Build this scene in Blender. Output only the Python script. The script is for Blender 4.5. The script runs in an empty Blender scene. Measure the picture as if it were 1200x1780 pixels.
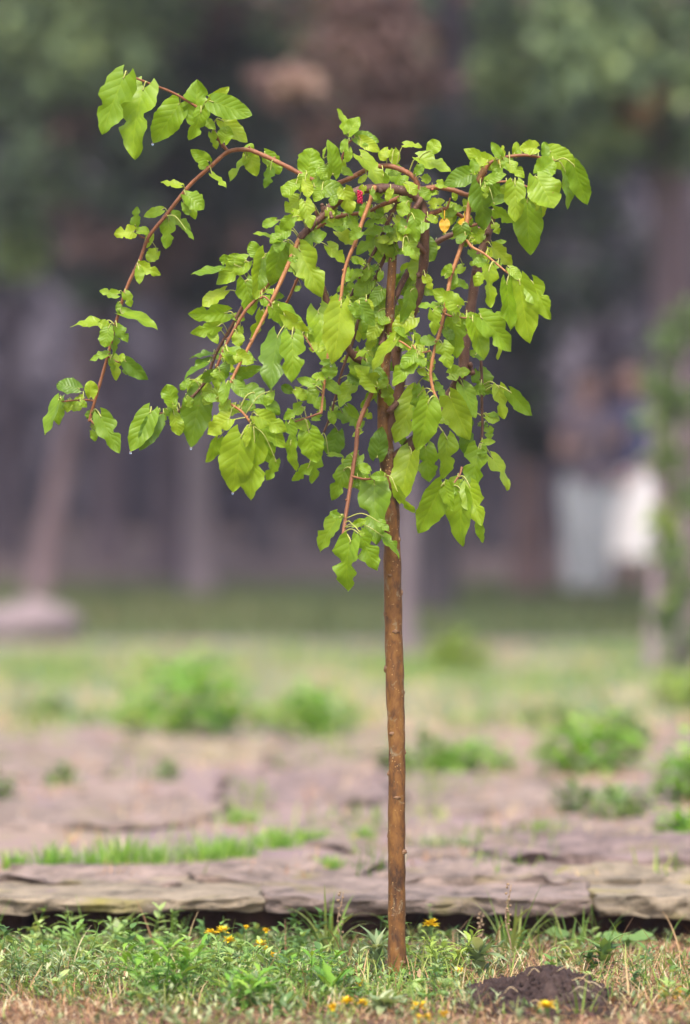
import bpy, bmesh, math, random
from mathutils import Vector, Matrix, noise
R = math.radians
rng = random.Random(7)
sc = bpy.context.scene
COL = sc.collection

# ------------------------------------------------------------------ camera
F = 9913.0                       # focal length in photo pixels (1200 x 1780)
CAMD, HC = 11.4, 1.0407          # distance to the little tree, camera height
PITCH = math.atan(90.0 / F)
cam_d = bpy.data.cameras.new('camera'); cam = bpy.data.objects.new('camera', cam_d); COL.objects.link(cam)
cam.location = (0, -CAMD, HC)
cam.rotation_euler = (R(90) - PITCH, 0, 0)
cam_d.sensor_width = 36; cam_d.lens = 36 * F / 1780
cam_d.clip_start = .5; cam_d.clip_end = 600
cam_d.dof.use_dof = True; cam_d.dof.focus_distance = CAMD - .03; cam_d.dof.aperture_fstop = 2.1
sc.camera = cam
CP, SP = math.cos(PITCH), math.sin(PITCH)

def P(px, py, d):
    """world point seen at photo pixel px,py at distance d (along y) from the camera"""
    u, v = (px - 600) / F, (890 - py) / F
    dx, dy, dz = u, CP + v * SP, -SP + v * CP
    k = d / dy
    return Vector((dx * k, -CAMD + d, HC + dz * k))

def G(px, py, z=0.0):
    """world point on the level z seen at photo pixel px,py"""
    u, v = (px - 600) / F, (890 - py) / F
    dx, dy, dz = u, CP + v * SP, -SP + v * CP
    k = (z - HC) / dz
    return Vector((dx * k, -CAMD + dy * k, z))

# ------------------------------------------------------------------ materials
def lin(c):
    return tuple(((x / 255 / 12.92) if x / 255 <= .04045 else ((x / 255 + .055) / 1.055) ** 2.4) for x in c)

def new_mat(name, rough=.8, spec=.3):
    m = bpy.data.materials.new(name); m.use_nodes = True
    nt = m.node_tree; b = nt.nodes['Principled BSDF']
    b.inputs['Roughness'].default_value = rough
    b.inputs['Specular IOR Level'].default_value = spec
    return m, nt, b

def ramp(nt, stops, interp='LINEAR'):
    r = nt.nodes.new('ShaderNodeValToRGB'); r.color_ramp.interpolation = interp
    e = r.color_ramp.elements
    while len(e) < len(stops): e.new(.5)
    for i, (p, c) in enumerate(stops):
        e[i].position = p; e[i].color = (*c, 1)
    return r

def tex_noise(nt, scale, detail=6, rough=.6, dist=0, vec=None, stretch=None):
    n = nt.nodes.new('ShaderNodeTexNoise')
    n.inputs['Scale'].default_value = scale; n.inputs['Detail'].default_value = detail
    n.inputs['Roughness'].default_value = rough; n.inputs['Distortion'].default_value = dist
    tc = nt.nodes.new('ShaderNodeTexCoord')
    if stretch:
        mp = nt.nodes.new('ShaderNodeMapping'); mp.inputs['Scale'].default_value = stretch
        nt.links.new(tc.outputs[vec or 'Object'], mp.inputs['Vector']); nt.links.new(mp.outputs[0], n.inputs['Vector'])
    else:
        nt.links.new(tc.outputs[vec or 'Object'], n.inputs['Vector'])
    return n

def bump(nt, b, h, strength, dist):
    bp = nt.nodes.new('ShaderNodeBump'); bp.inputs['Strength'].default_value = strength
    bp.inputs['Distance'].default_value = dist
    nt.links.new(h, bp.inputs['Height']); nt.links.new(bp.outputs[0], b.inputs['Normal'])

def mixc(nt, fac, a, b, mode='MIX'):
    m = nt.nodes.new('ShaderNodeMix'); m.data_type = 'RGBA'; m.blend_type = mode
    for s, v in ((0, fac), (6, a), (7, b)):
        if hasattr(v, 'is_output'): nt.links.new(v, m.inputs[s])
        elif s == 0: m.inputs[0].default_value = v
        else: m.inputs[s].default_value = (*v, 1)
    return m.outputs[2]

def bark(name, cols, scale=60, stretch=(1, 1, .35), rough=.6, bd=.002, bs=.6, spec=.35):
    m, nt, b = new_mat(name, rough, spec)
    n = tex_noise(nt, scale, 8, .65, .4, stretch=stretch)
    n2 = tex_noise(nt, scale * .22, 4, .6, 0, stretch=stretch)
    ad = nt.nodes.new('ShaderNodeMath'); ad.operation = 'ADD'
    nt.links.new(n.outputs[0], ad.inputs[0]); nt.links.new(n2.outputs[0], ad.inputs[1])
    hf = nt.nodes.new('ShaderNodeMath'); hf.operation = 'MULTIPLY'; hf.inputs[1].default_value = .5
    nt.links.new(ad.outputs[0], hf.inputs[0])
    r = ramp(nt, cols); nt.links.new(hf.outputs[0], r.inputs[0])
    vo = nt.nodes.new('ShaderNodeTexVoronoi'); vo.inputs['Scale'].default_value = scale * 2.0
    tc = nt.nodes.new('ShaderNodeTexCoord'); nt.links.new(tc.outputs['Object'], vo.inputs['Vector'])
    sp = ramp(nt, [(0.0, (1, 1, 1)), (.16, (1, 1, 1)), (.2, (0, 0, 0))]); nt.links.new(vo.outputs['Distance'], sp.inputs[0])
    n3 = tex_noise(nt, scale * .5, 2); gt = ramp(nt, [(.5, (0, 0, 0)), (.58, (1, 1, 1))]); nt.links.new(n3.outputs[0], gt.inputs[0])
    mk = mixc(nt, 1.0, sp.outputs[0], gt.outputs[0], 'MULTIPLY')
    cl = mixc(nt, mk, r.outputs[0], tuple(min(1, x * 1.3 + .03) for x in cols[-1][1]))
    nt.links.new(cl, b.inputs['Base Color'])
    bump(nt, b, n.outputs[0], bs, bd)
    return m

def weathered(m, sc_, c, lo, hi):
    nt = m.node_tree; b = nt.nodes['Principled BSDF']; l = b.inputs['Base Color'].links[0]; src = l.from_socket
    n = tex_noise(nt, sc_, 7, .7, .6); r = ramp(nt, [(lo, (0, 0, 0)), (hi, (.75, .75, .75))]); nt.links.new(n.outputs[0], r.inputs[0])
    nt.links.new(mixc(nt, r.outputs[0], src, c), b.inputs['Base Color'])

def leaf_mat(name, stops, trans=.35, veins=True, rough=.42, spec=.5):
    """tint attribute -> colour; veins from UV; light passes through the blade"""
    m, nt, b = new_mat(name, rough, spec)
    at = nt.nodes.new('ShaderNodeAttribute'); at.attribute_name = 'tint'
    r = ramp(nt, stops); nt.links.new(at.outputs['Fac'], r.inputs[0])
    col = r.outputs[0]
    if veins:
        uv = nt.nodes.new('ShaderNodeUVMap'); sx = nt.nodes.new('ShaderNodeSeparateXYZ'); nt.links.new(uv.outputs[0], sx.inputs[0])
        def M(op, a, c=None):
            n = nt.nodes.new('ShaderNodeMath'); n.operation = op
            for i, v in enumerate((a, c)):
                if v is None: continue
                if hasattr(v, 'is_output'): nt.links.new(v, n.inputs[i])
                else: n.inputs[i].default_value = v
            return n.outputs[0]
        av = M('ABSOLUTE', M('SUBTRACT', sx.outputs[0], .5))         # 0 at midrib, .5 at margin
        mid = M('LESS_THAN', av, .022)
        ph = M('FRACT', M('MULTIPLY', M('SUBTRACT', sx.outputs[1], M('MULTIPLY', av, .55)), 6.5))
        tri = M('ABSOLUTE', M('SUBTRACT', ph, .5))                  # .5 on a side vein
        sv = M('GREATER_THAN', tri, .462)
        vn = M('MAXIMUM', mid, M('MULTIPLY', sv, .55))
        light = mixc(nt, 1.0, col, (1.3, 1.18, 1.4), 'MULTIPLY')
        nz = tex_noise(nt, 55, 3, .6)
        rr = ramp(nt, [(.3, (.88, .91, .85)), (.7, (1.1, 1.07, 1.1))]); nt.links.new(nz.outputs[0], rr.inputs[0])
        col = mixc(nt, 1.0, col, rr.outputs[0], 'MULTIPLY')
        col = mixc(nt, M('MULTIPLY', vn, .5), col, light)
        bz = tex_noise(nt, 38, 4, .7, .5); br = ramp(nt, [(.70, (0, 0, 0)), (.735, (1, 1, 1))]); nt.links.new(bz.outputs[0], br.inputs[0])
        col = mixc(nt, br.outputs[0], col, (.30, .17, .05))
        bl = M('POWER', M('MULTIPLY', tri, 2.0), 2.0)
        hh = M('SUBTRACT', M('MULTIPLY', nz.outputs[0], .4), M('ADD', bl, mid))
        bump(nt, b, hh, .42, .0014)
    nt.links.new(col, b.inputs['Base Color'])
    tr = nt.nodes.new('ShaderNodeBsdfTranslucent')
    tcol = mixc(nt, 1.0, col, (1.25, 1.1, .55), 'MULTIPLY'); nt.links.new(tcol, tr.inputs[0])
    mx = nt.nodes.new('ShaderNodeMixShader'); mx.inputs[0].default_value = trans
    nt.links.new(b.outputs[0], mx.inputs[1]); nt.links.new(tr.outputs[0], mx.inputs[2])
    nt.links.new(mx.outputs[0], nt.nodes['Material Output'].inputs[0])
    return m

def plain(name, c, rough=.8, var=.25, scale=30, spec=.3, bd=0):
    m, nt, b = new_mat(name, rough, spec)
    n = tex_noise(nt, scale, 5)
    r = ramp(nt, [(.3, tuple(x * (1 - var) for x in c)), (.7, tuple(min(1, x * (1 + var)) for x in c))])
    nt.links.new(n.outputs[0], r.inputs[0]); nt.links.new(r.outputs[0], b.inputs['Base Color'])
    if bd: bump(nt, b, n.outputs[0], .7, bd)
    return m

MT = {}
MT['trunk'] = bark('trunk_bark', [(.36, (.022, .011, .006)), (.43, (.085, .035, .011)), (.52, (.175, .074, .017)), (.6, (.23, .108, .025)), (.75, (.31, .17, .055))], 70, (1, 1, .45))
weathered(MT['trunk'], 34, (.24, .20, .12), .58, .66)
weathered(MT['trunk'], 16, (.05, .024, .012), .56, .66)
MT['knotbark'] = bark('knot_bark', [(.3, (.06, .03, .015)), (.5, (.17, .085, .04)), (.7, (.30, .18, .09))], 120)
MT['limb'] = bark('limb_bark', [(.3, (.04, .02, .013)), (.5, (.125, .058, .035)), (.7, (.2, .105, .065))], 90, (1, 1, .6))
MT['shoot'] = bark('shoot_bark', [(.3, (.13, .045, .018)), (.5, (.25, .095, .04)), (.7, (.33, .15, .07))], 120, (1, 1, .5), rough=.5)
MT['paleshoot'] = bark('pale_shoot_bark', [(.3, (.2, .075, .024)), (.5, (.36, .15, .05)), (.7, (.44, .22, .09))], 120, (1, 1, .5), rough=.5)
MT['leaf'] = leaf_mat('mulberry_leaf', [(0, (.115, .225, .012)), (.5, (.225, .375, .010)), (1, (.38, .50, .022))], .46, rough=.42, spec=.5)
MT['petiole'] = plain('petiole', (.36, .37, .09), .5, .2)
MT['yleaf'] = leaf_mat('yellow_leaf', [(0, (.62, .34, .012)), (1, (.75, .46, .02))], .35)
MT['berry'] = plain('berry_red', (.42, .015, .05), .3, .3, 200)
MT['drop'], _nt, _b = new_mat('water_drop', .02, .5)
_b.inputs['Transmission Weight'].default_value = 1; _b.inputs['IOR'].default_value = 1.33
MT['cut'] = plain('cut_wood', (.2, .12, .07), .8, .5, 120)

# ------------------------------------------------------------------ object helpers
class MB:
    def __init__(s): s.v = []; s.f = []; s.uv = []; s.t = []; s.mi = []
    def add(s, vs, fs, uvs=None, tint=.5, mi=0):
        o = len(s.v); s.v += [tuple(x) for x in vs]
        s.uv += uvs if uvs else [(.25, .5)] * len(vs)
        s.t += tint if isinstance(tint, list) else [tint] * len(vs)
        for f in fs: s.f.append(tuple(i + o for i in f)); s.mi.append(mi)
    def build(s, name, mats, parent=None, smooth=True, origin=None):
        o0 = Vector(origin) if origin is not None else Vector((0, 0, 0))
        me = bpy.data.meshes.new(name)
        me.from_pydata([(x - o0.x, y - o0.y, z - o0.z) for x, y, z in s.v], [], s.f)
        if not isinstance(mats, (list, tuple)): mats = [mats]
        for m in mats: me.materials.append(m)
        me.polygons.foreach_set('material_index', s.mi)
        me.polygons.foreach_set('use_smooth', [smooth] * len(s.f))
        ul = me.uv_layers.new(name='UVMap')
        buf = []
        for l in me.loops: buf += s.uv[l.vertex_index]
        ul.data.foreach_set('uv', buf)
        a = me.attributes.new('tint', 'FLOAT', 'POINT'); a.data.foreach_set('value', s.t)
        me.update()
        o = bpy.data.objects.new(name, me); COL.objects.link(o); o.location = o0
        if parent:
            o.parent = parent; o.matrix_parent_inverse = Matrix.Identity(4)
            base = Vector((0, 0, 0)); q = parent
            while q: base += q.location; q = q.parent
            o.location = o0 - base
        return o

def tag(o, label=None, cat=None, group=None, kind=None):
    for k, v in (('label', label), ('category', cat), ('group', group), ('kind', kind)):
        if v: o[k] = v
    return o

def thing(name, label, cat, loc, group=None):
    o = bpy.data.objects.new(name, None); COL.objects.link(o); o.location = loc
    o.empty_display_size = .1
    return tag(o, label, cat, group)

def catmull(pts, n):
    out = []
    p = [2 * pts[0] - pts[1]] + list(pts) + [2 * pts[-1] - pts[-2]]
    for i in range(1, len(p) - 2):
        for k in range(n):
            t = k / n
            a, b, c, d = p[i - 1], p[i], p[i + 1], p[i + 2]
            out.append(.5 * (2 * b + (c - a) * t + (2 * a - 5 * b + 4 * c - d) * t * t + (3 * b - a - 3 * c + d) * t ** 3))
    out.append(pts[-1]); return out

def tube(mb, pts, radii, sides=8, mi=0, rough=0.0, capr=True, tint=.5):
    n = len(pts); rad = (lambda i: radii[i]) if isinstance(radii, list) else (lambda i: radii)
    vs = []; up = Vector((0.31, -1, .2)).normalized(); prev = None
    for i, p in enumerate(pts):
        d = (pts[min(i + 1, n - 1)] - pts[max(i - 1, 0)]).normalized()
        a = prev if prev is not None else up
        a = (a - d * a.dot(d))
        if a.length < 1e-4: a = d.orthogonal()
        a.normalize(); prev = a; b = d.cross(a)
        for k in range(sides):
            th = 2 * math.pi * k / sides; r = rad(i)
            if rough: r *= 1 + rough * noise.noise(Vector((p.x * 60 + math.cos(th) * 1.3, p.y * 60 + math.sin(th) * 1.3, p.z * 35)))
            vs.append(p + (a * math.cos(th) + b * math.sin(th)) * r)
    fs = [(i * sides + k, i * sides + (k + 1) % sides, (i + 1) * sides + (k + 1) % sides, (i + 1) * sides + k)
          for i in range(n - 1) for k in range(sides)]
    if capr:
        fs.append(tuple(range(sides))[::-1]); fs.append(tuple((n - 1) * sides + k for k in range(sides)))
    mb.add(vs, fs, mi=mi, tint=tint)

def blob(mb, c, r, sx=(1, 1, 1), mi=0, rough=.2, seg=8, seed=0, fr=1.3):
    vs = []; fs = []; rows = seg // 2 + 1
    for i in range(rows + 1):
        ph = math.pi * i / rows
        for k in range(seg):
            th = 2 * math.pi * k / seg
            d = Vector((math.sin(ph) * math.cos(th), math.sin(ph) * math.sin(th), math.cos(ph)))
            q = r * (1 + rough * noise.noise(d * fr + Vector((seed, seed * 1.7, 0))))
            vs.append(c + Vector((d.x * q * sx[0], d.y * q * sx[1], d.z * q * sx[2])))
    for i in range(rows):
        for k in range(seg):
            fs.append((i * seg + k, (i + 1) * seg + k, (i + 1) * seg + (k + 1) % seg, i * seg + (k + 1) % seg))
    mb.add(vs, fs, mi=mi)

# leaf blade ---------------------------------------------------------
def leaf(mb, base, tip, width, kind='o', N=None, tint=.5, mi=0, nu=18, fold=.18, curl=.12, wave=.05, rg=rng):
    L = tip - base; ln = L.length; L.normalize()
    N = Vector(N); N = (N - L * N.dot(L)).normalized(); W = L.cross(N)
    ph = rg.random() * 6; ph2 = rg.random() * 6; nv = 4
    side = rg.choice((-1, 1)); c1 = rg.uniform(.36, .5); asym = rg.uniform(.88, 1.12)
    ser = rg.randint(11, 15); bend = rg.uniform(-.07, .07)
    vs = []; uvs = []; fs = []
    for i in range(nu + 1):
        t = i / nu
        if kind == 's': w = (max(0, math.sin(math.pi * min(1, t * .96 + .04)))) ** .6
        else: w = 2.02 * (min(1, t + .012) ** .40) * (1 - t) ** .74 * (1.0 if t < .6 else 1 - .3 * (t - .6))
        for j in range(-nv, nv + 1):
            v = j / nv; s = 1 if v > 0 else -1
            ww = w
            if kind == 'l' and s == side: ww *= 1 - .62 * math.exp(-((t - c1) / .07) ** 2)
            elif kind == 'l': ww *= 1 - .36 * math.exp(-((t - c1 - .1) / .07) ** 2)
            if kind == 'd': ww *= 1 - .55 * math.exp(-((t - c1 * .95) / .08) ** 2) - .25 * math.exp(-((t - .7) / .06) ** 2)
            if abs(j) == nv:
                ww *= 1 + (.10 if kind == 'o' else .15) * ((t * ser) % 1 - .5) + (.02 if kind == 'o' else .04) * math.sin(t * 23 + ph)
            if s > 0: ww *= asym
            x = v * ww * width * .5
            yb = t * ln - .16 * ln * (abs(v) ** 2.0) * (1 - t) ** 6 + .05 * ln * abs(v) * (t * (1 - t))
            z = fold * abs(x) - curl * ln * (t - .25) ** 2 + wave * width * math.sin(t * 8 + ph) * v * abs(v) + .045 * width * math.sin(t * 15 + ph2) * abs(v)
            x += bend * ln * t * t
            vs.append(base + L * yb + W * x + N * z); uvs.append((.5 + v * .5, t))
    m = 2 * nv + 1
    for i in range(nu):
        for j in range(m - 1):
            fs.append((i * m + j, i * m + j + 1, (i + 1) * m + j + 1, (i + 1) * m + j))
    mb.add(vs, fs, uvs, tint, mi)

# ================================================================== THE LITTLE MULBERRY
tree = thing('mulberry_tree', 'young weeping mulberry tree with a straight brown stem and drooping fresh green leaves', 'tree', (0, 0, 0))
PX = CAMD / F
tree.location = P(690, 1705, CAMD)

def path(pts, d0, d1):
    """pts: photo pixels; depth runs d0..d1 (metres behind the stem); returns world pts + pixels"""
    n = len(pts); tot = [0]
    for a, b in zip(pts, pts[1:]): tot.append(tot[-1] + math.hypot(a[0] - b[0], a[1] - b[1]))
    return [P(p[0], p[1], CAMD + d0 + (d1 - d0) * t / tot[-1]) for p, t in zip(pts, tot)]

# trunk
tp = [(690, 1722), (690, 1690), (690, 1600), (690, 1500), (690, 1400), (690, 1300), (687, 1200), (685, 1100), (683, 1000), (681, 930), (680, 870), (674, 810), (669, 750), (667, 690), (669, 630), (676, 570), (680, 500), (683, 440), (686, 404)]
tr = [q * .93 for q in [22, 18, 16.3, 16.5, 16.2, 16, 16.8, 17, 16.5, 16, 15, 14.5, 13.5, 11.5, 11, 9.5, 8.5, 8, 8.5]]
tw = [P(x, y, CAMD) for x, y in tp]
cw = catmull(tw, 8); cr = []
for i in range(len(tr) - 1):
    for k in range(8): cr.append((tr[i] + (tr[i + 1] - tr[i]) * k / 8) * PX)
cr.append(tr[-1] * PX)
mb = MB(); tube(mb, cw, cr, 16, rough=.11)
trunk = mb.build('trunk', MT['trunk'], tree, origin=tree.location)
for (x, y, r, sx) in [(680, 1000, 5, -.3), (701, 1031, 6, 1), (667, 1068, 6, -1), (688, 1098, 6.5, .2), (669, 1162, 9, -1), (703, 1204, 5, 1), (681, 1275, 6, -.5), (707, 1308, 5, 1), (675, 1345, 5, -1), (690, 1387, 7, 0), (674, 1452, 6, -1), (702, 1481, 8, .7), (707, 1590, 4, 1), (680, 1592, 4, -.4), (699, 1673, 8, .5), (697, 938, 6, .9), (671, 880, 5, -.6)]:
    i = next(k for k in range(len(tp) - 1) if tp[k + 1][1] <= y); f = (tp[i][1] - y) / (tp[i][1] - tp[i + 1][1])
    cxp = tp[i][0] + (tp[i + 1][0] - tp[i][0]) * f; rr = (tr[i] + (tr[i + 1] - tr[i]) * f) * .97
    mb = MB(); r *= .8; c = P(cxp + sx * rr * .96, y, CAMD - math.sqrt(max(0, 1 - sx * sx)) * rr * PX)
    edge = abs(sx) > .75
    blob(mb, c, r * PX, (.6, .8, 1.1) if edge else (1.25, .35, .6), rough=.5, seed=x, seg=12)
    blob(mb, c + Vector((.12 * sx * r * PX, 0, -.35 * r * PX)), r * .6 * PX, (.6, .8, .6) if edge else (1.0, .5, .5), rough=.6, seed=y, seg=10)
    mb.build('knot', MT['knotbark'], trunk, origin=c)
mb = MB()                                                   # the pruned head of the stem
hc = P(686, 402, CAMD)
for dx, dy, r in ((0, 0, 11), (-6, -4, 7), (7, -3, 7), (4, 6, 8), (-5, 6, 8), (1, -8, 6)):
    blob(mb, P(686 + dx, 402 + dy, CAMD - .004 * (dx % 3)), r * PX, (1, 1, .8), rough=.5, seed=dx * 3 + dy, seg=10)
tube(mb, [P(700, 408, CAMD - .012), P(711, 412, CAMD - .014), P(716, 421, CAMD - .014), P(716, 432, CAMD - .014)], [3 * PX, 2.6 * PX, 2.4 * PX, 1.6 * PX], 6)
tube(mb, [P(690, 400, CAMD), P(697, 392, CAMD), P(706, 388, CAMD)], [2.4 * PX, 2 * PX, 1.3 * PX], 6)
mb.build('pruned_head', MT['cut'], tree, origin=hc)

# branches: name, material, points, depth0, depth1, r0, r1
BR = [
 ('branch', 'limb', [(672, 770), (688, 715), (696, 660), (689, 615), (703, 575), (723, 528), (735, 470), (738, 420), (737, 372), (729, 346)], 0, -.07, 10, 8),
 ('branch', 'limb', [(729, 346), (700, 332), (660, 327), (620, 333), (585, 352), (558, 378), (535, 400), (520, 415)], -.07, -.11, 9, 6.5),
 ('branch', 'limb', [(664, 600), (667, 574), (676, 549), (686, 520), (702, 486), (718, 460), (744, 432), (776, 412), (806, 402), (838, 398)], -.012, .08, 6.5, 4.6),
 ('branch', 'limb', [(662, 648), (639, 632), (615, 619), (599, 592), (577, 549), (563, 507), (549, 472), (532, 432), (522, 414)], 0, -.1, 7, 5.5),
 ('branch', 'limb', [(688, 800), (725, 762), (772, 704), (803, 648), (808, 600), (818, 540), (830, 465), (846, 412), (851, 388)], 0, .06, 12, 8),
 ('branch', 'shoot', [(731, 336), (722, 311), (700, 296), (672, 288), (640, 294), (604, 312), (570, 322), (530, 306), (496, 288), (449, 266), (427, 260), (397, 264), (368, 288), (335, 317), (313, 343), (284, 380), (258, 413), (243, 453), (221, 499), (203, 557), (188, 616), (174, 667), (161, 711), (155, 733)], -.05, .03, 5.2, 2.6),
 ('branch', 'shoot', [(397, 264), (386, 250), (376, 235), (366, 212), (350, 193), (330, 178), (298, 160), (262, 146), (222, 130)], .003, -.1, 3.2, 1.9),
 ('branch', 'shoot', [(731, 330), (760, 325), (786, 330), (818, 339), (835, 318), (848, 288), (862, 279), (881, 273), (912, 270), (940, 274), (965, 280)], -.06, -.1, 5.4, 2.2),
 ('branch', 'paleshoot', [(842, 294), (828, 316), (818, 350), (814, 370), (809, 402), (798, 440), (784, 480), (779, 508), (769, 561), (756, 607), (749, 647), (753, 676), (761, 698)], -.09, -.16, 5.2, 2.4),
 ('branch', 'shoot', [(739, 374), (762, 367), (776, 363), (790, 369), (808, 380), (816, 392), (836, 388)], -.06, .0, 4.8, 2.6),
 ('branch', 'paleshoot', [(652, 323), (644, 348), (629, 388), (620, 416), (604, 454), (597, 484), (591, 526), (577, 573), (569, 629), (565, 661), (561, 693), (559, 719)], -.1, -.17, 4.2, 2),
 ('branch', 'shoot', [(700, 341), (680, 350), (660, 358), (642, 368), (608, 373), (586, 378), (556, 393), (538, 412)], -.04, 0, 4.4, 3),
 ('branch', 'limb', [(694, 348), (679, 376), (669, 398), (658, 424), (646, 446), (632, 472), (619, 498), (602, 533), (593, 575), (583, 616), (577, 650)], -.03, .06, 4, 2.2),
 ('branch', 'limb', [(682, 418), (670, 444), (658, 472), (646, 500), (637, 523), (623, 557), (614, 592), (602, 624), (591, 658), (577, 715), (563, 752)], .01, .08, 4, 2),
 ('branch', 'shoot', [(664, 652), (651, 674), (638, 702), (623, 741), (619, 781), (612, 827), (604, 878), (596, 934)], -.01, -.1, 4.6, 3.2),
 ('branch', 'paleshoot', [(522, 412), (511, 436), (497, 470), (473, 522), (452, 566), (427, 614), (402, 664), (396, 696), (420, 715), (440, 740)], -.11, -.2, 4.6, 1.9),
 ('branch', 'limb', [(530, 418), (500, 452), (470, 480), (446, 500), (424, 530), (400, 572), (375, 616), (361, 656), (346, 678), (317, 708), (295, 738)], -.06, .04, 4.2, 2.4),
 ('branch', 'shoot', [(528, 424), (480, 475), (450, 515), (427, 540), (408, 572), (391, 604), (376, 640)], -.08, -.06, 3.6, 2.4),
 ('branch', 'shoot', [(540, 436), (528, 462), (515, 490), (503, 517), (488, 548)], -.02, .06, 3, 2.2),
 ('branch', 'limb', [(833, 560), (836, 620), (838, 660), (838, 700), (839, 740), (837, 778)], .06, .04, 3, 2.4),
 ('branch', 'paleshoot', [(811, 418), (822, 430), (842, 441), (870, 464), (904, 491)], -.11, -.17, 2.8, 1.6),
 ('twig', 'shoot', [(836, 325), (850, 319), (868, 316), (890, 316), (908, 321), (924, 328)], -.1, -.15, 2.4, 1.6),
 ('twig', 'shoot', [(773, 545), (782, 549), (793, 551), (819, 553), (840, 549)], -.14, -.17, 2, 1.4),
 ('twig', 'shoot', [(452, 519), (460, 516), (473, 528), (492, 549), (506, 571), (529, 584), (545, 610)], -.14, -.18, 1.9, 1.2),
 ('twig', 'shoot', [(559, 717), (540, 724), (513, 733)], -.17, -.18, 2, 1.4),
 ('twig', 'shoot', [(612, 828), (635, 833), (655, 830), (672, 826)], -.07, -.09, 2.1, 1.5),
 ('twig', 'shoot', [(803, 812), (800, 824), (792, 836), (785, 848)], -.03, -.05, 2.2, 1.5),
 ('twig', 'shoot', [(590, 300), (596, 270), (605, 250), (616, 241)], -.08, -.1, 2, 1.4),
 ('twig', 'paleshoot', [(686, 592), (697, 594), (712, 604), (722, 614)], -.08, -.11, 2, 1.4),
 ('twig', 'paleshoot', [(749, 610), (738, 612), (728, 613), (718, 600)], -.15, -.13, 1.6, 1.3),
 ('twig', 'shoot', [(165, 697), (148, 695), (128, 696), (108, 698)], .03, .0, 1.8, 1.2),
 ('twig', 'shoot', [(304, 722), (285, 719), (264, 716)], .04, .02, 1.8, 1.2),
 ('twig', 'shoot', [(716, 345), (712, 370), (706, 395), (704, 412)], -.08, -.1, 1.7, 1.2),
 ('twig', 'shoot', [(776, 364), (780, 355), (783, 344)], -.06, -.07, 2, 1.3),
 ('twig', 'shoot', [(258, 414), (246, 412), (238, 404)], .02, .0, 1.7, 1.1),
 ('twig', 'shoot', [(156, 728), (165, 738), (180, 750)], .03, .0, 1.7, 1.1),
 ('twig', 'shoot', [(188, 618), (202, 628), (216, 632)], .02, .0, 1.6, 1.1),
 ('twig', 'shoot', [(637, 523), (625, 529), (606, 531), (592, 527)], -.16, -.165, 1.8, 1.3),
]
bobj = []; samples = []
for bi, (nm, mt, pts, d0, d1, r0, r1) in enumerate(BR):
    w = catmull(path(pts, d0, d1), 7); n = len(w)
    rad = [(r0 + (r1 - r0) * (i / (n - 1)) ** .8) * PX * (1 + .06 * math.sin(i * 1.9 + bi)) for i in range(n)]
    mb = MB(); tube(mb, w, rad, 9, rough=.12)
    # bud scars
    step = 9 if nm == 'branch' else 20
    for i in range(5, n - 3, step):
        d = (w[i + 1] - w[i]).normalized(); a = d.orthogonal(); a = Matrix.Rotation(rng.random() * 6.28, 3, d) @ a
        blob(mb, w[i] + a * rad[i] * .9, rad[i] * .5, (1, 1, 1.2), rough=.5, seed=i + bi)
    o = mb.build(nm, MT[mt], tree, origin=w[0]); bobj.append(o)
    for i, q in enumerate(w):
        # back to pixels
        dd = q.y + CAMD; rel = q - cam.location
        zc = rel.y * CP - rel.z * SP; yc = rel.y * SP + rel.z * CP
        samples.append((600 + rel.x / zc * F, 890 - yc / zc * F, dd, bi, q))
# pruned stubs on the limbs
for (x0, y0, x1, y1, r, d) in [(738, 440, 727, 424, 5, -.075), (562, 376, 560, 356, 3.5, -.1), (556, 384, 547, 362, 3.5, -.1), (572, 364, 577, 378, 3.5, -.11), (812, 632, 820, 648, 7, .04), (852, 392, 858, 376, 7, .06), (690, 700, 678, 715, 6, -.03), (733, 345, 722, 362, 5, -.08)]:
    mb = MB(); a, b = P(x0, y0, CAMD + d), P(x1, y1, CAMD + d - .01)
    tube(mb, [a, a.lerp(b, .5), b], [r * PX, r * .9 * PX, r * .95 * PX], 8, rough=.35); blob(mb, b, r * 1.05 * PX, (1, 1, .7), rough=.6, seed=x0)
    mb.build('stub', MT['limb'], tree, origin=a)

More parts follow.
